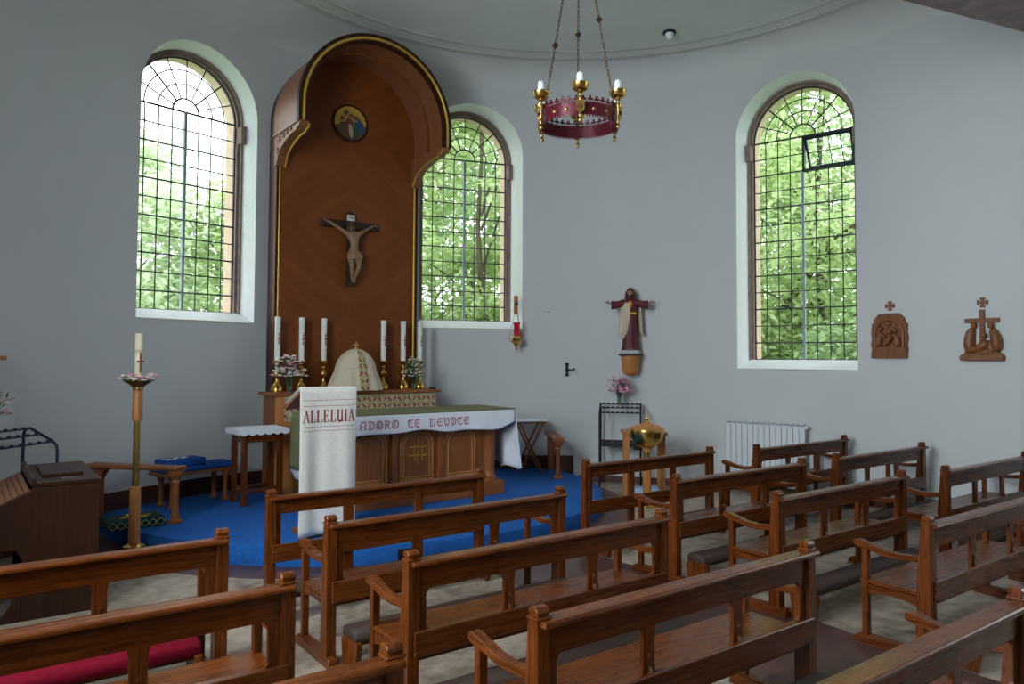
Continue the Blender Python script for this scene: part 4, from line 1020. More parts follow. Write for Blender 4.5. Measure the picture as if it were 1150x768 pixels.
# folding table at right
t = thing('folding_table', 'folding wooden stand with crossed legs and white cloth right of the altar', 'table', (6.93, 8.98, PZ), math.radians(-25))
for y in (-0.15, 0.15):
    for sg in (-1, 1):
        d = Vector((sg*0.36, 0, 0.74)); ang = math.atan2(0.36*sg, 0.74)
        M_ = Matrix.Translation((0, y+sg*0.013, 0.37)) @ Matrix.Rotation(ang, 4, 'Y')
        MB().box(-0.014, 0.014, -0.011, 0.011, -0.41, 0.41, M_).build('leg', 'altar_oak_z', t, bevel=0.002)
for x in (-0.18, 0.18): MB().box(x-0.012, x+0.012, -0.17, 0.17, 0.725, 0.745).build('cross_bar', 'altar_oak_y', t)
MB().box(-0.22, 0.22, -0.19, 0.19, 0.745, 0.765).build('tray_top', 'altar_oak_x', t, bevel=0.003)
t = tag(MB().box(-0.24, 0.24, -0.21, 0.21, 0, 0.03).build('folded_cloth', 'white_cloth', bevel=0.01, segs=2, smooth=60), 'white cloth pad on the folding crossed-leg stand right of the altar', 'cloth')
t.location = (6.93, 8.98, PZ+0.766); t.rotation_euler = (0, 0, math.radians(-25))

# ------------------------------------------------------------------ organ console
t = thing('organ_console', 'dark brown console desk with closed slatted slope at the left edge', 'console', (0, 6.47, 0))
D_ = 1.12
side_poly = [(0.40, 0.0), (0.885, 0.0), (0.885, 0.955), (0.47, 0.955), (0.44, 0.925), (-0.10, 0.67), (-0.16, 0.62), (-0.16, 0.52), (0.36, 0.51), (0.40, 0.44)]
MB().prism(side_poly, 'xz', 0.0, 0.035).build('side_panel', 'dark_wood_z', t, bevel=0.003)
MB().prism(side_poly, 'xz', D_-0.035, D_).build('side_panel', 'dark_wood_z', t, bevel=0.003)
MB().box(0.86, 0.88, 0.035, D_-0.035, 0.03, 0.94).build('front_panel', 'dark_wood_z', t)
MB().box(0.46, 0.895, -0.01, D_+0.01, 0.955, 0.98).build('top', 'dark_wood_x', t, bevel=0.004)
MB().box(0.44, 0.475, -0.005, D_+0.005, 0.955, 1.01).build('top_lip', 'dark_wood_x', t, bevel=0.004)
MB().box(-0.15, 0.42, 0.03, D_-0.03, 0.52, 0.56).build('key_bed', 'dark_wood_x', t)
mb = MB(); dv = Vector((-0.54, 0, -0.255)); nS = 15; ang = math.atan2(0.255, 0.54)
for k in range(nS):
    p = Vector((0.44, 0, 0.925))+dv*((k+0.5)/nS)
    M_ = Matrix.Translation(p) @ Matrix.Rotation(-ang, 4, 'Y')
    mb.box(-0.018, 0.018, 0.035, D_-0.035, -0.012, 0.008, M_)
mb.build('slatted_cover', 'pink_wood', t, bevel=0.003)
MB().prism([(0.40, 0.0), (0.24, 0.0), (0.24, 0.04), (0.30, 0.06), (0.34, 0.12), (0.36, 0.24), (0.40, 0.30)], 'xz', 0.0, 0.05).build('scroll_foot', 'dark_wood_z', t, bevel=0.003)
tag(MB().box(0.53, 0.80, 6.72, 7.35, 0.981, 1.005).build('music_board', 'dark_wood_x', bevel=0.003), 'flat dark board lying on top of the console at the left', 'board')
t = thing('key_bunch', 'small silver keys lying on the console top beside the flat board', 'keys', (0.66, 6.60, 0.981))
mb = MB(); mb.tube([(0.018*math.cos(a), 0.018*math.sin(a), 0.003) for a in [k*PI/8 for k in range(16)]], 0.002, 5, loop=True); mb.build('ring', 'silver', t)
for a in (0.3, 1.2): MB().box(0.018, 0.075, -0.006, 0.006, 0.002, 0.006, Matrix.Rotation(a, 4, 'Z')).build('key', 'silver', t)

# ------------------------------------------------------------------ votive racks
def votive(loc, rz, label, mat, w, box=True):
    t = thing('votive_rack', label, 'votive rack', loc, rz)
    hwid = w/2
    for sx in (-1, 1):
        x = sx*hwid
        MB().tube([(x, 0.22, 0), (x, 0.22, 1.16), (x, 0.20, 1.20), (x, 0.15, 1.215), (x, -0.10, 1.10), (x, -0.15, 1.06), (x, -0.16, 1.0), (x, -0.16, 0)], 0.014, 8).build('side_frame', mat, t, smooth=60)
    for y, z in ((0.17, 1.21), (0.03, 1.16), (-0.10, 1.095)):
        b = MB().box(-hwid, hwid, y-0.02, y+0.02, z-0.010, z+0.004).build('candle_bar', mat, t, bevel=0.002)
        mb = MB()
        for k in range(8): mb.lathe([(0.016, 0), (0.018, 0.012), (0.014, 0.012), (0.012, 0.004)], 10, (-hwid+0.05+(w-0.1)*k/7, y, z+0.004))
        mb.build('candle_cup', mat, b, smooth=40)
    MB().box(-hwid, hwid, -0.16, 0.22, 0.60, 0.615).build('tray', mat, t)
    for y in (-0.16, 0.22): MB().box(-hwid, hwid, y-0.008, y+0.008, 0.61, 0.66).build('tray_rail', mat, t)
    mb = MB()
    for k in range(9): mb.lathe([(0.018, 0), (0.02, 0.02), (0.016, 0.02)], 8, (-hwid+0.08+0.05*k, -0.05+0.06*(k % 3), 0.616))
    mb.build('spare_candles', 'candle_wax', t, smooth=40)
    if box: MB().box(hwid-0.11, hwid, -0.175, -0.08, 0.56, 0.80).build('coin_box', 'black_plastic', t, bevel=0.004)
    return t
votive((7.98, 8.12, 0), math.radians(-46), 'black iron votive candle rack against the wall below the red-robed statue', 'black_iron', 0.60)
votive((0.36, 8.12, 0), math.radians(42), 'dark blue tubular votive rack at the left edge behind the console', 'blue_iron', 0.80, box=False)
t = thing('votive_candle', 'small pink votive glass on the left edge rack', 'candle', (0.235, 7.975, 1.185))
MB().lathe([(0.018, 0), (0.022, 0.04), (0.018, 0.04), (0.015, 0.005)], 12).build('glass', 'petal_pink', t, smooth=40); MB().lathe([(0.014, 0.005), (0.014, 0.03), (0.002, 0.031)], 10).build('wax', 'candle_wax', t, smooth=40)
t = thing('flower_vase', 'glass vase of pink flowers on top of the black votive rack below the statue', 'flower vase', (8.02, 8.18, 1.192), 0, 'flower vases'); vase(t, (0, 0, 0), 0.055, 0.20)
bouquet(t, (0, 0, 0.19), 0.18, 0.24, 46, ['petal_pink'], 90, 0.026)
t = thing('flower_vase', 'vase of pink flowers at the extreme left edge of the picture', 'flower vase', (0.235, 8.02, 1.205), 0, 'flower vases'); vase(t, (0, 0, 0), 0.05, 0.18)
bouquet(t, (0, 0, 0.17), 0.16, 0.24, 26, ['petal_pink', 'petal_white'], 40, 0.02)
t = thing('wall_shelf', 'brown wooden wall bracket shelf at the extreme left edge', 'shelf', (0.13, 8.25, 1.86), math.radians(45))
MB().box(-0.15, 0.15, -0.16, 0.13, 0, 0.04).build('shelf_board', 'honey_x', t, bevel=0.005)
MB().prism([(0.13, 0.0), (-0.12, 0.0), (-0.10, -0.10), (0.0, -0.26), (0.13, -0.30)], 'yz', -0.10, 0.10).build('corbel', 'honey_z', t, bevel=0.004)

# ------------------------------------------------------------------ font and table
t = thing('baptismal_font', 'brass bowl font with wooden lid on a slender stem near the front pew', 'font', (7.22, 6.86, 0))
MB().lathe([(0.19, 0), (0.19, 0.025), (0.15, 0.05), (0.10, 0.07), (0.06, 0.09), (0.05, 0.12)], 28).build('foot', 'brass', t, smooth=40)
MB().lathe([(0.055, 0.10), (0.052, 0.52), (0.03, 0.53)], 8).build('wood_sleeve', 'honey_z', t, smooth=20)
MB().lathe([(0.035, 0.5), (0.035, 0.72)], 16).build('stem', 'old_brass', t, smooth=40)
MB().lathe([(0.03, 0.69), (0.05, 0.69), (0.058, 0.745), (0.03, 0.75)], 8).build('collar', 'honey_z', t, smooth=20)
MB().lathe([(0.03, 0.735), (0.09, 0.75), (0.16, 0.80), (0.205, 0.87), (0.22, 0.95), (0.215, 0.985), (0.205, 0.985), (0.20, 0.95)], 36).build('bowl', 'brass', t, smooth=50)
l = MB().lathe([(0.228, 0.985), (0.23, 0.995), (0.225, 1.005), (0.15, 1.035), (0.08, 1.05), (0.05, 1.07)], 36).build('lid', 'honey_x', t, smooth=40)
MB().lathe([(0.04, 1.062), (0.045, 1.075), (0.018, 1.09), (0.03, 1.115), (0.02, 1.14), (0.005, 1.145)], 16).build('knob', 'brass', l, smooth=50)
t = thing('side_table', 'small honey-coloured wooden table standing behind the brass font', 'table', (7.62, 7.30, 0), math.radians(-40))
MB().box(-0.30, 0.30, -0.24, 0.24, 0.865, 0.905).build('table_top', 'honey_x', t, bevel=0.006)
for x in (-0.24, 0.24):
    for y in (-0.18, 0.18): MB().box(x-0.03, x+0.03, y-0.03, y+0.03, 0, 0.865).build('leg', 'honey_z', t, bevel=0.004)
for y in (-0.18, 0.18): MB().prism([(-0.21, 0.865), (0.21, 0.865), (0.21, 0.80), (0.12, 0.825), (-0.12, 0.825), (-0.21, 0.80)], 'xz', y-0.012, y+0.012).build('apron', 'honey_x', t)
for x in (-0.24, 0.24): MB().box(x-0.012, x+0.012, -0.15, 0.15, 0.81, 0.865).build('apron', 'honey_x', t)
o = tag(MB().box(-0.20, 0.20, -0.13, 0.13, 0, 0.13).build('storage_box', 'pale_blue', bevel=0.008), 'pale blue box on the floor under the table behind the font', 'box')
o.location = (7.62, 7.30, 0); o.rotation_euler = (0, 0, math.radians(-40))

# ------------------------------------------------------------------ statue of a robed figure on a corbel
SA = math.radians(-49.7)
t = thing('statue_bracket', 'tapered wooden wall corbel carrying the red-robed statue', 'wall bracket', (8.225, 8.15, 1.64), SA)
MB().box(-0.17, 0.17, -0.16, 0.11, 0.30, 0.33).build('bracket_top', 'dark_wood_x', t, bevel=0.006)
MB().lathe([(0.05, 0.0), (0.10, 0.02), (0.125, 0.06), (0.145, 0.30)], 24, (0, 0.0, 0), sy=0.85).build('corbel', 'honey_z', t, smooth=40)
t = thing('statue', 'painted statue in maroon robe and cream mantle, arms outstretched, on the wall', 'statue', (8.22, 8.145, 1.972), SA)
MB().lathe([(0.15, 0), (0.155, 0.02), (0.14, 0.045), (0.10, 0.06), (0.03, 0.062)], 24, (0, 0, 0), mod=lambda a, z: 1+0.06*math.sin(7*a), sy=0.75).build('base', 'cloud_paint', t, smooth=60)
prof = [(0.135, 0.05), (0.125, 0.10), (0.115, 0.25), (0.112, 0.40), (0.108, 0.50), (0.098, 0.60), (0.108, 0.68), (0.118, 0.74), (0.125, 0.785), (0.10, 0.825), (0.05, 0.845), (0.036, 0.855)]
MB().lathe(prof, 60, mod=lambda a, z: 1+0.075*max(0, (0.7-z)/0.7)*math.sin(9*a+1)+0.03*max(0, (0.7-z)/0.7)*math.sin(16*a), sy=0.72).build('robe', 'robe_maroon', t, smooth=70)
def sleeve(sx):
    rings = []
    for k, (x, z, rz, ry) in enumerate(((0.06, 0.775, 0.055, 0.05), (0.12, 0.765, 0.055, 0.048), (0.18, 0.745, 0.055, 0.045), (0.235, 0.735, 0.06, 0.045), (0.275, 0.735, 0.068, 0.048))):
        rings.append([(sx*x+0.012*math.cos(w)*0, -0.02-0.02*k+ry*math.cos(w), z+rz*math.sin(w)) for w in [q*2*PI/18 for q in range(18)]])
    MB().loft(rings).build('sleeve', 'robe_maroon', t, smooth=60)
for sx in (-1, 1): sleeve(sx)
def hand(sx):
    b = Vector((sx*0.27, -0.10, 0.755)); V_ = [tuple(b), tuple(b+Vector((sx*0.035, -0.005, 0.012))), tuple(b+Vector((sx*0.065, -0.008, 0.02)))]
    E_ = [(0, 1), (1, 2)]; R_ = [0.017, 0.016, 0.020]
    for q in range(4):
        a = (q-1.5)*0.24; l = (0.036, 0.042, 0.039, 0.030)[q]; i0 = len(V_)
        p = b+Vector((sx*0.075, -0.008, 0.022)); dd = Vector((sx*math.cos(a), -math.sin(a)*0.8, math.sin(a)*0.5+0.08))
        V_ += [tuple(p+Vector((0, -math.sin(a)*0.045, 0.012*math.sin(a)))), tuple(p+Vector((0, -math.sin(a)*0.045, 0.0))+dd*l*0.55), tuple(p+Vector((0, -math.sin(a)*0.045, -0.006))+dd*l)]
        E_ += [(2, i0), (i0, i0+1), (i0+1, i0+2)]; R_ += [0.007, 0.006, 0.0045]
    i0 = len(V_); V_ += [tuple(b+Vector((sx*0.05, -0.03, 0.035))), tuple(b+Vector((sx*0.068, -0.038, 0.052)))]; E_ += [(1, i0), (i0, i0+1)]; R_ += [0.007, 0.005]
    return skin('hand', V_, E_, R_, 'skin_paint', t, sub=1)
for sx in (-1, 1): hand(sx)
mb = MB(); mb.ball((0, -0.015, 0.925), (0.046, 0.052, 0.063), 20, 14)
mb.tube([(0, 0, 0.83), (0, -0.008, 0.88)], [0.034, 0.03], 14)
mb.prism([(-0.066, 0.935), (-0.086, 0.912), (-0.066, 0.908)], 'yz', -0.008, 0.008)
for sx in (-1, 1): mb.ball((sx*0.046, -0.008, 0.925), (0.007, 0.011, 0.016), 8, 6)
mb.ball((0, -0.062, 0.897), (0.014, 0.006, 0.005), 8, 4)
hd = mb.build('head', 'skin_paint', t, smooth=60)
mb = MB()
for sx in (-1, 1): mb.ball((sx*0.017, -0.062, 0.932), (0.007, 0.005, 0.004), 8, 4)
mb.build('eyes', 'ink', hd, smooth=60)
mb = MB(); mb.ball((0, -0.002, 0.952), (0.056, 0.060, 0.056), 18, 12)
for sx in (-1, 1): mb.tube([(sx*0.045, -0.03, 0.95), (sx*0.056, -0.025, 0.90), (sx*0.062, -0.01, 0.85), (sx*0.058, -0.025, 0.80)], [0.02, 0.024, 0.024, 0.008], 10)
mb.tube([(0, 0.04, 0.94), (0, 0.055, 0.87), (0, 0.06, 0.80)], [0.03, 0.045, 0.03], 12)
mb.build('hair', 'hair_brown', hd, smooth=60)
mb = MB(); mb.tube([(-0.03, -0.045, 0.895), (-0.016, -0.06, 0.878), (0, -0.066, 0.868), (0.016, -0.06, 0.878), (0.03, -0.045, 0.895)], [0.008, 0.014, 0.018, 0.014, 0.008], 8)
mb.tube([(0, -0.06, 0.875), (0, -0.062, 0.848)], [0.014, 0.006], 8); mb.build('beard', 'hair_brown', hd, smooth=60)
# mantle: falls from the left shoulder in front, over both shoulders behind
def mant(u, v):
    x = -0.155+0.11*u-0.02*v*(1-u)+0.03*u*math.sin(v*3); z = 0.83-0.03*u*0-0.61*v*(0.72+0.28*math.sin(PI*min(1, u*0.8+0.1)))
    y = -0.075-0.03*math.sin(PI*u)-0.012*math.sin(14*u)*v+0.05*(1-u)
    if v < 0.12: k = v/0.12; y = y*k+(1-k)*(-0.01); z += 0.0
    return (x+0.03*(1-v)*(1), y, z)
MB().sheet(mant, 24, 30).build('mantle_front', 'mantle_cream', t, smooth=80, solid=0.014)
def mantb(u, v):
    a = math.radians(-15+210*u); rx = 0.15+0.035*v; ry = 0.095+0.02*v
    z = 0.835-0.02*math.sin(PI*u)-(0.50+0.08*math.cos(2*PI*u))*v
    return ((rx+0.008*math.sin(18*u)*v)*math.cos(a), 0.0+ry*math.sin(a), z)
MB().sheet(mantb, 40, 24).build('mantle_back', 'mantle_cream', t, smooth=80, solid=0.01)
mb = MB(); mb.ball((0.0, -0.095, 0.745), (0.016, 0.008, 0.026), 10, 8); mb.box(-0.004, 0.004, -0.10, -0.09, 0.765, 0.785)
mb.tube([(0.028*math.cos(w), -0.093, 0.745+0.04*math.sin(w)) for w in [k*PI/10 for k in range(20)]], 0.004, 5, loop=True); mb.build('gold_heart', 'gold_paint', t, smooth=50)
MB().lathe([(0.101, 0.60), (0.104, 0.605), (0.104, 0.625), (0.101, 0.63)], 40, sy=0.72).build('belt', 'gold_paint', t, smooth=40)
mb = MB()
for sx in (-1, 1): mb.ball((sx*0.035, -0.10, 0.062), (0.02, 0.04, 0.013), 10, 6)
mb.build('feet', 'skin_paint', t, smooth=60)

# ------------------------------------------------------------------ chandelier
CH = Vector((4.35, 4.94, 4.0))
t = thing('chandelier', 'maroon crown-shaped ring chandelier with brass cups hung on three chains', 'chandelier', tuple(CH))
RB = 0.345
def band(r_, z0, z1, th, seg=72):
    return [(r_, z0), (r_, z1), (r_-th, z1), (r_-th, z0)]
mb = MB(); pr = band(RB, -0.048, 0.048, 0.008)
mb.loft([[(r_*math.cos(2*PI*k/72), r_*math.sin(2*PI*k/72), z) for r_, z in pr] for k in range(72)], closed=True, loop=True)
bo = mb.build('ring_band', 'maroon_metal', t, smooth=30)
mb = MB()
for z in (-0.048, 0.048): mb.tube([(RB*math.cos(2*PI*k/72), RB*math.sin(2*PI*k/72), z) for k in range(72)], 0.006, 6, loop=True)
mb.build('ring_bead', 'maroon_metal', bo, smooth=60)
mb = MB(); NC = 36
for k in range(NC):
    M_ = Matrix.Rotation(2*PI*(k+0.5)/NC, 4, 'Z') @ Matrix.Translation((RB-0.004, 0, 0.048))
    mb.box(-0.003, 0.003, -0.004, 0.004, 0, 0.05, M_)
    for y, z in ((0, 0.052), (-0.015, 0.032), (0.015, 0.032)): mb.prism([(y+0.011*math.cos(w), z+0.011*math.sin(w)) for w in [q*PI/5 for q in range(10)]], 'yz', -0.003, 0.003, M_)
    mb.tube([M_ @ Vector((0, -0.030+0.060*q/8, 0.018-0.016*math.sin(PI*q/8))) for q in range(9)], 0.0035, 4)
mb.build('ring_cresting', 'maroon_metal', bo)
mb = MB()
for k in range(84):
    M_ = Matrix.Rotation(2*PI*k/84, 4, 'Z') @ Matrix.Translation((RB-0.004, 0, -0.048)); mb.box(-0.003, 0.003, -0.006, 0.006, -0.02, 0.004, M_)
mb.build('ring_fringe', 'maroon_metal', bo)
face = math.atan2(-CH.y, -CH.x)     # direction of the viewer's side of the nave
for k in range(6):
    a = face+0.03+k*PI/3; ca, sa = math.cos(a), math.sin(a); r_ = RB+0.035
    c = (r_*ca, r_*sa, 0)
    MB().lathe([(0.012, -0.13), (0.02, -0.118), (0.016, -0.10), (0.009, -0.09), (0.018, -0.075), (0.014, -0.06), (0.013, 0.06), (0.018, 0.075), (0.012, 0.085), (0.014, 0.105), (0.022, 0.115), (0.014, 0.13)], 12, c).build('arm_stem', 'old_brass', t, smooth=50)
    cup = MB().lathe([(0.016, 0.125), (0.045, 0.132), (0.066, 0.152), (0.070, 0.175), (0.074, 0.180), (0.074, 0.196), (0.068, 0.196), (0.064, 0.175), (0.02, 0.15)], 24, c, mod=lambda w, z: 1+(0.03*math.cos(12*w) if z > 0.178 else 0)).build('cup', 'brass', t, smooth=50)
    MB().lathe([(0.020, 0.15), (0.021, 0.19), (0.026, 0.205), (0.031, 0.235), (0.031, 0.265), (0.024, 0.285), (0.006, 0.292)], 16, c).build('bulb', 'bulb_white', t, smooth=60)
    M_ = Matrix.Rotation(a, 4, 'Z') @ Matrix.Translation((RB+0.05, 0, 0))
    sh = MB().prism([(-0.036, 0.05), (-0.018, 0.058), (0.0, 0.05), (0.018, 0.058), (0.036, 0.05), (0.036, -0.02), (0.024, -0.045), (0.0, -0.058), (-0.024, -0.045), (-0.036, -0.02)], 'yz', -0.004, 0.006, M_).build('shield', 'brass', t, bevel=0.002)
    mb = MB(); mb.tube([M_ @ Vector((0.008, 0.018*math.cos(w), 0.012*math.sin(2*w)*1.2)) for w in [q*PI/10 for q in range(20)]], 0.004, 5, loop=True); mb.build('shield_emblem', 'maroon_metal', sh, smooth=60)
    for j in (1, 2):
        b = a+j*PI/9
        M2 = Matrix.Rotation(b, 4, 'Z') @ Matrix.Translation((RB, 0, 0)) @ Matrix.Rotation(PI/2, 4, 'Y')
        MB().lathe([(0.017, 0.0), (0.018, 0.004), (0.012, 0.006), (0.009, 0.012), (0.002, 0.013)], 12).xform(M2).build('boss', 'old_brass', bo, smooth=50)
top = Vector((0, 0, 1.98))
for k in range(3):
    a = face+PI+0.03+k*2*PI/3; p0 = Vector((RB*math.cos(a), RB*math.sin(a), 0.05)); mb = MB()
    n_ = 46
    for q in range(n_):
        A = p0.lerp(top, q/n_); B = p0.lerp(top, (q+1.25)/n_); d = (B-A).normalized(); s1 = d.cross(Vector((0.3, 0.8, 0.1))).normalized()
        if q % 2: s1 = d.cross(s1)
        w_ = 0.0085; m_ = (A+B)/2; L_ = (B-A).length/2
        mb.tube([m_+d*L_*math.cos(x)+s1*w_*math.sin(x) for x in [z*PI/5 for z in range(10)]], 0.0035, 4, loop=True)
    ch = mb.build('chain', 'dark_chain', t, smooth=60)
    m_ = p0.lerp(top, (0.42, 0.30, 0.42)[k])
    MB().lathe([(0.004, -0.03), (0.012, -0.02), (0.028, -0.004), (0.03, 0.0), (0.028, 0.004), (0.012, 0.02), (0.004, 0.03)], 14, tuple(m_)).build('chain_knop', 'dark_chain', ch, smooth=50)
mb = MB(); mb.lathe([(0.01, 1.95), (0.03, 1.97), (0.03, 1.99), (0.01, 2.01), (0.008, 2.40), (0.06, 2.42), (0.07, ZC-CH.z)], 16); mb.build('ceiling_hook', 'dark_chain', t, smooth=50)

# ceiling spot lamp
t = thing('ceiling_spot', 'small dark-rimmed spotlight fixed to the ceiling', 'lamp', (7.86, 7.02, ZC))
MB().lathe([(0.09, 0.0), (0.095, -0.02), (0.085, -0.035), (0.05, -0.04)], 24).build('rim', 'black_plastic', t, smooth=40)
MB().ball((-0.02, -0.02, -0.05), (0.06, 0.06, 0.07), 16, 10).build('lamp', 'bulb_white', t, smooth=60)

# ------------------------------------------------------------------ sanctuary lamp
LP = Vector((6.92, 9.30, 0))
t = thing('sanctuary_lamp', 'red glass sanctuary lamp in brass holder hanging by the centre window', 'lamp', (6.86, 9.22, -0.10))
MB().lathe([(0.03, 2.32), (0.045, 2.33), (0.045, 2.49), (0.058, 2.54), (0.052, 2.54), (0.038, 2.49), (0.03, 2.345)], 20).build('red_glass', 'ruby_glass', t, smooth=50)
MB().lathe([(0.006, 2.13), (0.02, 2.15), (0.012, 2.17), (0.03, 2.19), (0.05, 2.215), (0.08, 2.24), (0.06, 2.265), (0.07, 2.29), (0.05, 2.30), (0.045, 2.335), (0.03, 2.34)], 20, mod=lambda w, z: 1+0.12*math.cos(6*w)).build('brass_bowl', 'brass', t, smooth=50)
MB().tube([(0.028*math.cos(w), 0, 2.10+0.028*math.sin(w)) for w in [k*PI/8 for k in range(16)]], 0.005, 6, loop=True).build('drop_ring', 'brass', t, smooth=60)
for k in range(3):
    a = k*2*PI/3+0.3; x, y = 0.115*math.cos(a), 0.115*math.sin(a)
    mb = MB(); mb.tube([(0.05*math.cos(a), 0.05*math.sin(a), 2.26), (0.09*math.cos(a), 0.09*math.sin(a), 2.25), (x, y, 2.29), (x*0.92, y*0.92, 2.32)], 0.007, 6); mb.ball((x, y, 2.30), 0.014, 8, 6)
    sc_ = mb.build('scroll_arm', 'brass', t, smooth=60)
    MB().tube([(x, y, 2.31), (0.0, 0.0, 2.81)], 0.0035, 5).build('chain', 'old_brass', t)
t2 = thing('lamp_bracket', 'wooden plate with black hook beside the centre window holding the red lamp', 'bracket', (7.02, 9.41, 2.73), math.radians(-31))
MB().box(-0.06, 0.0, -0.035, 0.05, -0.14, 0.14).build('back_plate', 'honey_z', t2, bevel=0.004)
mb = MB(); p1 = Matrix.Rotation(math.radians(31), 3, 'Z') @ Vector((6.86-7.02, 9.22-9.41, 0))
mb.tube([(-0.02, -0.03, 0.02), (-0.03, -0.08, 0.03), (p1.x*0.6, p1.y*0.7, 0.03), (p1.x, p1.y, 0.0), (p1.x, p1.y, -0.02)], 0.010, 8); mb.ball((-0.025, -0.045, 0.015), 0.028, 10, 8)
mb.build('hook', 'black_iron', t2, smooth=60)
# wall hook
t = thing('wall_hook', 'small black iron hook bracket on the bare wall left of the statue', 'hook', (7.625, 8.93, 1.72), math.radians(-39))
mb = MB(); mb.box(-0.02, 0.02, -0.005, 0.012, -0.09, 0.09); mb.ball((0, 0, 0.085), (0.035, 0.012, 0.02), 10, 6); mb.ball((0, 0, -0.085), (0.035, 0.012, 0.02), 10, 6); mb.ball((0, 0, 0.0), (0.028, 0.018, 0.05), 10, 6); mb.build('plate', 'black_iron', t)
mb = MB(); mb.tube([(0, -0.01, 0), (0.03, -0.08, 0), (0.09, -0.11, 0.0), (0.10, -0.11, 0.02)], 0.009, 8); mb.ball((0.10, -0.11, 0.01), 0.02, 8, 6); mb.build('hook', 'black_iron', t, smooth=60)

# ------------------------------------------------------------------ carved stations on the right wall
def on_right(y, z): return (XR, y, z), math.radians(-90)   # local -Y faces into the room
loc, rz = on_right(4.89, 1.92)
t = thing('station_relief', 'arched carved wooden relief panel nearer the right window', 'carving', loc, rz, 'carved wall stations')
out = [(-0.23, 0), (-0.24, 0.05), (-0.225, 0.11), (-0.24, 0.17), (-0.225, 0.24), (-0.235, 0.32), (-0.225, 0.44), (-0.20, 0.455), (-0.20, 0.50), (-0.125, 0.575), (0.125, 0.575), (0.195, 0.51), (0.20, 0.455), (0.23, 0.44), (0.225, 0.33), (0.24, 0.26), (0.225, 0.18), (0.235, 0.10), (0.225, 0.05), (0.225, 0)]
MB().prism(out, 'xz', -0.04, 0.0).build('panel', 'carved_wood', t, bevel=0.006)
ar = arch_outline(0.0, 0.18, 0.14, 0.31, 16)
mb = MB(); mb.tube([(u, -0.045, z) for u, z in ar], 0.022, 8); mb.box(-0.225, 0.222, -0.06, -0.03, 0.0, 0.03); mb.box(-0.215, 0.215, -0.055, -0.03, 0.05, 0.13); mb.build('arch_frame', 'carved_wood', t, smooth=40)
def figure(nm, pts, rad, headp, hr, par):
    E_ = [(i, i+1) for i in range(len(pts)-1)]
    o = skin(nm, pts, E_, rad, 'carved_wood', par, sub=1)
    mb_ = MB(); mb_.ball(headp, (hr, hr, hr*1.25), 10, 8); mb_.build('head', 'carved_wood', o, smooth=60)
    return o
figure('figure', [(-0.12, -0.06, 0.14), (-0.11, -0.065, 0.24), (-0.09, -0.07, 0.32), (-0.02, -0.085, 0.26)], [0.05, 0.045, 0.035, 0.018], (-0.085, -0.075, 0.375), 0.028, t)
figure('figure', [(0.12, -0.06, 0.14), (0.12, -0.065, 0.24), (0.10, -0.07, 0.30), (0.02, -0.085, 0.27)], [0.05, 0.045, 0.035, 0.018], (0.095, -0.075, 0.355), 0.028, t)
figure('figure', [(-0.06, -0.07, 0.16), (0.02, -0.08, 0.22), (0.05, -0.085, 0.28)], [0.03, 0.035, 0.025], (0.04, -0.09, 0.325), 0.025, t)
figure('figure', [(0.0, -0.05, 0.30), (0.0, -0.055, 0.38)], [0.03, 0.03], (0.01, -0.06, 0.435), 0.026, t)
loc, rz = on_right(3.805, 1.895)
t = thing('station_relief', 'carved wooden relief of cross with mourning figures, further right on the wall', 'carving', loc, rz, 'carved wall stations')
MB().prism([(-0.23, 0), (-0.24, 0.04), (-0.21, 0.075), (-0.15, 0.09), (0.16, 0.10), (0.21, 0.085), (0.235, 0.05), (0.225, 0)], 'xz', -0.07, 0.0).build('base', 'carved_wood', t, bevel=0.006)
mb = MB(); mb.box(-0.028, 0.028, -0.035, -0.005, 0.07, 0.595); mb.box(-0.185, 0.185, -0.037, -0.008, 0.445, 0.495); mb.build('cross', 'carved_wood', t, bevel=0.003)
figure('figure', [(-0.12, -0.04, 0.08), (-0.135, -0.045, 0.22), (-0.115, -0.045, 0.34), (-0.08, -0.05, 0.385)], [0.075, 0.068, 0.052, 0.034], (-0.08, -0.05, 0.415), 0.032, t)
figure('figure', [(0.15, -0.04, 0.09), (0.165, -0.045, 0.22), (0.135, -0.045, 0.34), (0.10, -0.05, 0.375)], [0.07, 0.070, 0.054, 0.034], (0.10, -0.05, 0.41), 0.032, t)
figure('figure', [(-0.18, -0.05, 0.10), (-0.06, -0.06, 0.13), (0.05, -0.065, 0.17), (0.055, -0.065, 0.25)], [0.032, 0.05, 0.075, 0.05], (0.035, -0.07, 0.30), 0.03, t)
mb = MB(); mb.ball((0.0, -0.045, 0.10), (0.19, 0.035, 0.05), 16, 8); mb.ball((0.10, -0.05, 0.15), (0.08, 0.035, 0.09), 12, 8); mb.build('drapery', 'carved_wood', t, smooth=60)
def cross_pat(y, z, label):
    loc, rz = on_right(y, z)
    mb = MB()
    for k in range(4):
        M_ = Matrix.Rotation(k*PI/2, 4, 'Y'); mb.prism([(-0.010, 0.0), (-0.012, 0.02), (-0.032, 0.052), (-0.018, 0.060), (0.018, 0.060), (0.032, 0.052), (0.012, 0.02), (0.010, 0.0)], 'xz', -0.018, 0.0, M_)
    mb.prism(ell(0, 0, 0.016, 0.016), 'xz', -0.022, 0.0)
    o = tag(mb.build('wall_cross', 'carved_wood'), label, 'cross', 'small station crosses'); o.location = loc; o.rotation_euler = (0, 0, rz)
cross_pat(4.885, 2.59, 'small flared wooden cross above the arched relief panel')
cross_pat(3.80, 2.575, 'small flared wooden cross above the relief with cross and mourners')

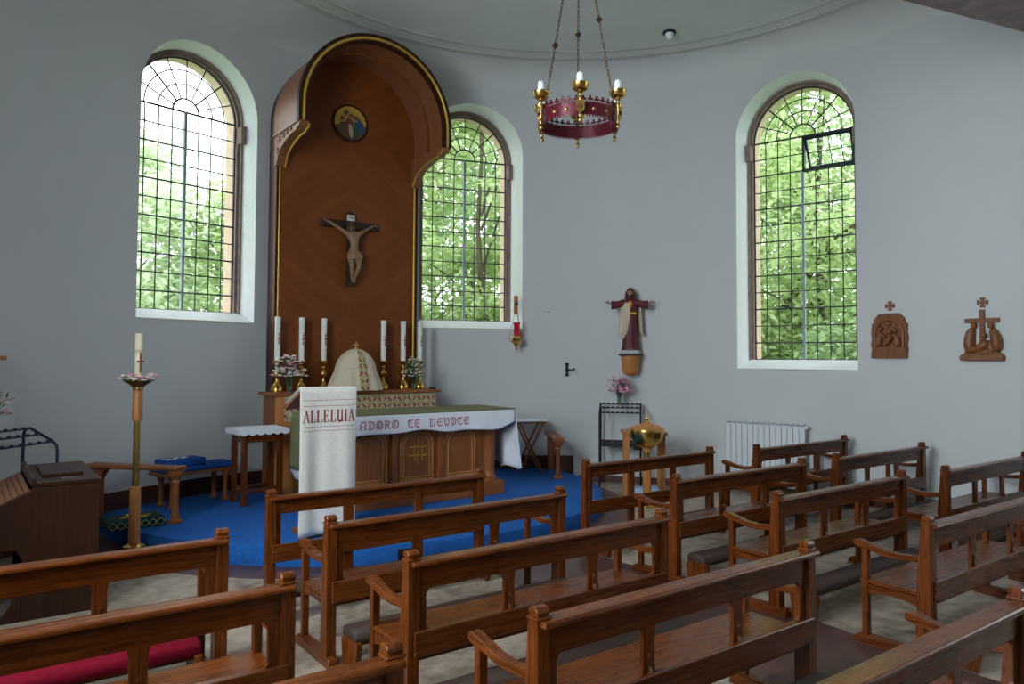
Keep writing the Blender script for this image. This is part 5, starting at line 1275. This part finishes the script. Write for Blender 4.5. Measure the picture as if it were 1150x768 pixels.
# ------------------------------------------------------------------ radiator and pipes
a_, b_ = Vector((9.0, 6.98)), Vector((9.36, 5.94)); d_ = b_-a_
t = thing('radiator', 'white sectional column radiator on the wall behind the far right pews', 'radiator', (a_.x, a_.y, 0), math.atan2(d_.y, d_.x))
LR = d_.length; nsec = 14
for k in range(nsec):
    x = LR*(k+0.5)/nsec; w = LR/nsec*0.465
    mb = MB(); mb.box(x-w, x+w, -0.045, 0.045, 0.12, 0.965)
    for q in (-0.6, 0.0, 0.6): mb.box(x+q*w-0.004, x+q*w+0.004, -0.04, 0.04, 0.96, 1.01)
    mb.box(x-w, x+w, -0.04, 0.04, 1.0, 1.015)
    mb.build('section', 'radiator_white', t, bevel=0.004, segs=1)
mb = MB()
for z in (0.16, 0.965): mb.tube([(0, 0, z), (LR, 0, z)], 0.026, 10)
mb.build('header_pipe', 'radiator_white', t, smooth=60)
mb = MB(); mb.lathe([(0.03, 0), (0.034, 0.01), (0.034, 0.03), (0.015, 0.04)], 12).xform(Matrix.Translation((LR, 0, 0.965)) @ Matrix.Rotation(PI/2, 4, 'Y')); mb.tube([(LR+0.02, 0, 0.16), (LR+0.06, 0, 0.16), (LR+0.06, 0, 0.0)], 0.012, 8); mb.tube([(-0.02, 0, 0.16), (-0.05, 0, 0.16), (-0.05, 0, 0.0)], 0.012, 8); mb.build('valve', 'radiator_white', t, smooth=50)
for x in (0.1, LR-0.1): MB().box(x-0.02, x+0.02, 0.03, 0.11, 0.86, 0.90).build('wall_fixing', 'radiator_white', t)
mb = MB()
for z in (0.20, 0.27): mb.tube([(XR-0.03, 5.4, z), (XR-0.03, 2.2, z)], 0.012, 8)
tag(mb.build('heating_pipe', 'radiator_white', smooth=60), 'pair of thin white heating pipes low along the right wall behind the pews', 'pipes')
t = tag(MB().box(-0.05, 0.05, -0.012, 0.0, -0.006, 0.006).build('cable_clip', 'stone_brown'), 'tiny clip on the wall above the black hook', 'clip')
p_ = wp(math.radians(36.3)*R)[0]; t.location = (p_.x-0.003, p_.y-0.003, 2.62); t.rotation_euler = (0, 0, math.radians(-36)); t.scale = (0.5, 1, 1)
# floor vent grilles on the platform riser
def grille(ang, label):
    a = math.radians(ang); x, y = PCX+PR*math.cos(a), PCY+PR*math.sin(a)
    t = thing('vent_grille', label, 'vent', (x, y, 0.085), a+PI/2, 'riser vents')
    MB().box(-0.11, 0.11, -0.008, 0.01, -0.05, 0.05).build('frame', 'dark_wood_x', t, bevel=0.002)
    mb = MB()
    for k in range(9): mb.box(-0.09+0.02*k, -0.08+0.02*k, -0.013, -0.007, -0.035, 0.035)
    mb.build('slats', 'black_iron', t)
grille(-108, 'small dark vent grille in the blue platform riser before the altar')
grille(-163, 'small dark vent grille in the blue riser beside the console')

# ------------------------------------------------------------------ outside: lawn and trees
struct(MB().box(-40, 60, CY+R+1.3, 60, -1.2, -1.0).build('lawn', 'grass'))
struct(MB().box(XR+1.0, 60, -30, CY+R+1.3, -1.2, -1.0).build('lawn_side', 'grass'))
def tree(loc, h, rad, nl, ls, mat, label, seed, zlow=0.2, branch=None):
    r_ = random.Random(seed)
    t = thing('tree', label, 'tree', loc, 0, 'trees outside the windows')
    tr = MB(); tr.tube([(0, 0, 0), (0.1, 0.05, h*0.35), (-0.05, 0.1, h*0.6), (0.05, 0, h*0.92)], [0.10, 0.08, 0.05, 0.02], 10)
    cl = []
    for k in range(34):
        a = r_.uniform(0, 2*PI); z = h*(zlow+(0.97-zlow)*r_.random()); f = math.sin(PI*min(1, max(0.08, (z/h-zlow)/(1-zlow)*0.8+0.15)))
        q = rad*f*math.sqrt(r_.uniform(0.15, 1)); p = Vector((q*math.cos(a), q*math.sin(a), z)); cl.append((p, rad*r_.uniform(0.28, 0.48)))
        if k % 2 == 0: tr.tube([(0.0, 0.05, z*0.72), p*0.5+Vector((0, 0, z*0.42)), p], [0.03, 0.018, 0.008], 6)
    if branch: tr.tube(branch, [0.10, 0.08, 0.06, 0.03][:len(branch)], 8)
    tr.build('trunk', 'bark', t, smooth=60)
    lf = MB(); bm = lf.bm
    for i in range(int(nl*1.5)):
        c, cr_ = cl[i % len(cl)]
        d = Vector((r_.gauss(0, 1), r_.gauss(0, 1), r_.gauss(0, 0.8))); d.normalize(); p = c+d*cr_*r_.random()**0.4
        ax = Vector((r_.uniform(-1, 1), r_.uniform(-1, 1), r_.uniform(-0.7, 0.2))).normalized(); nn = Vector((r_.uniform(-.7, .7), r_.uniform(-.7, .7), 1)).normalized()
        sd = ax.cross(nn).normalized(); L_ = ls*r_.uniform(0.6, 1.25); w = L_*0.27
        up_ = sd.cross(ax)*L_*0.08
        v0, v1, v2, v3 = bm.verts.new(p), bm.verts.new(p+ax*L_*0.45+sd*w+up_), bm.verts.new(p+ax*L_), bm.verts.new(p+ax*L_*0.45-sd*w+up_)
        bm.faces.new((v0, v1, v2)); bm.faces.new((v0, v2, v3))
    o = lf.build('foliage', mat, t, recalc=False); o['kind'] = 'stuff'
G = -1.0
tree((2.2, 15.5, G), 6.6, 2.0, 5200, 0.20, 'leaf_grey', 'pale loose tree low outside the left window', 1)
tree((4.3, 15.0, G), 6.0, 1.8, 5000, 0.20, 'leaf_spring', 'bright green tree outside the lower right of the left window', 2)
tree((3.2, 21.0, G), 8.2, 2.6, 4500, 0.24, 'leaf_grey', 'far pale tree behind the other trees at the left window', 3)
tree((8.9, 13.2, G), 9.5, 2.0, 8500, 0.24, 'leaf_spring', 'leafy bright tree filling the right of the centre window', 4)
tree((7.4, 16.0, G), 8.6, 2.2, 6000, 0.20, 'leaf_grey', 'pale tree behind the left half of the centre window', 5)
tree((10.2, 17.5, G), 11.5, 3.0, 6500, 0.26, 'leaf_mid', 'taller tree behind the bright one at the centre window', 6)
tree((14.2, 8.6, G), 9.5, 2.3, 8500, 0.20, 'leaf_spring', 'spring-green tree outside the right window', 7, 0.25, [(0.4, 2.0, 2.6), (-0.4, 0.6, 4.0), (-0.8, -0.8, 5.2), (-0.7, -2.2, 6.0)])
tree((15.8, 11.2, G), 11.5, 2.8, 7000, 0.22, 'leaf_grey', 'pale tall tree behind the right window', 8)
tree((17.2, 8.6, G), 11.5, 2.8, 6000, 0.24, 'leaf_mid', 'darker tree furthest behind the right window', 9)
tree((12.9, 7.2, G), 3.6, 1.5, 5200, 0.18, 'leaf_mid', 'low green bush under the right window', 10, 0.05)
tree((8.2, 12.6, G), 4.2, 1.6, 5200, 0.20, 'leaf_spring', 'low bright bush outside at the foot of the centre window', 12, 0.05)
tree((13.4, 9.2, G), 3.8, 1.6, 5200, 0.18, 'leaf_spring', 'low bright bush outside at the left of the right window', 11, 0.05)

# ------------------------------------------------------------------ world and view
w = bpy.data.worlds.new('overcast'); scn.world = w; w.use_nodes = True
nt = w.node_tree; bg = nt.nodes['Background']
tc = N(nt, 'ShaderNodeTexCoord'); sp = N(nt, 'ShaderNodeSeparateXYZ'); nt.links.new(tc.outputs['Generated'], sp.inputs[0])
c = ramp(nt, sp.outputs['Z'], [(0.0, (0.80, 0.88, 0.92)), (0.35, (0.95, 0.98, 1.0)), (1.0, (0.88, 0.95, 1.0))])
nt.links.new(c, bg.inputs['Color']); bg.inputs['Strength'].default_value = 4.3
vs = scn.view_settings; vs.view_transform = 'Standard'; vs.look = 'None'; vs.exposure = 0.08; vs.gamma = 1.0; vs.use_curve_mapping = False
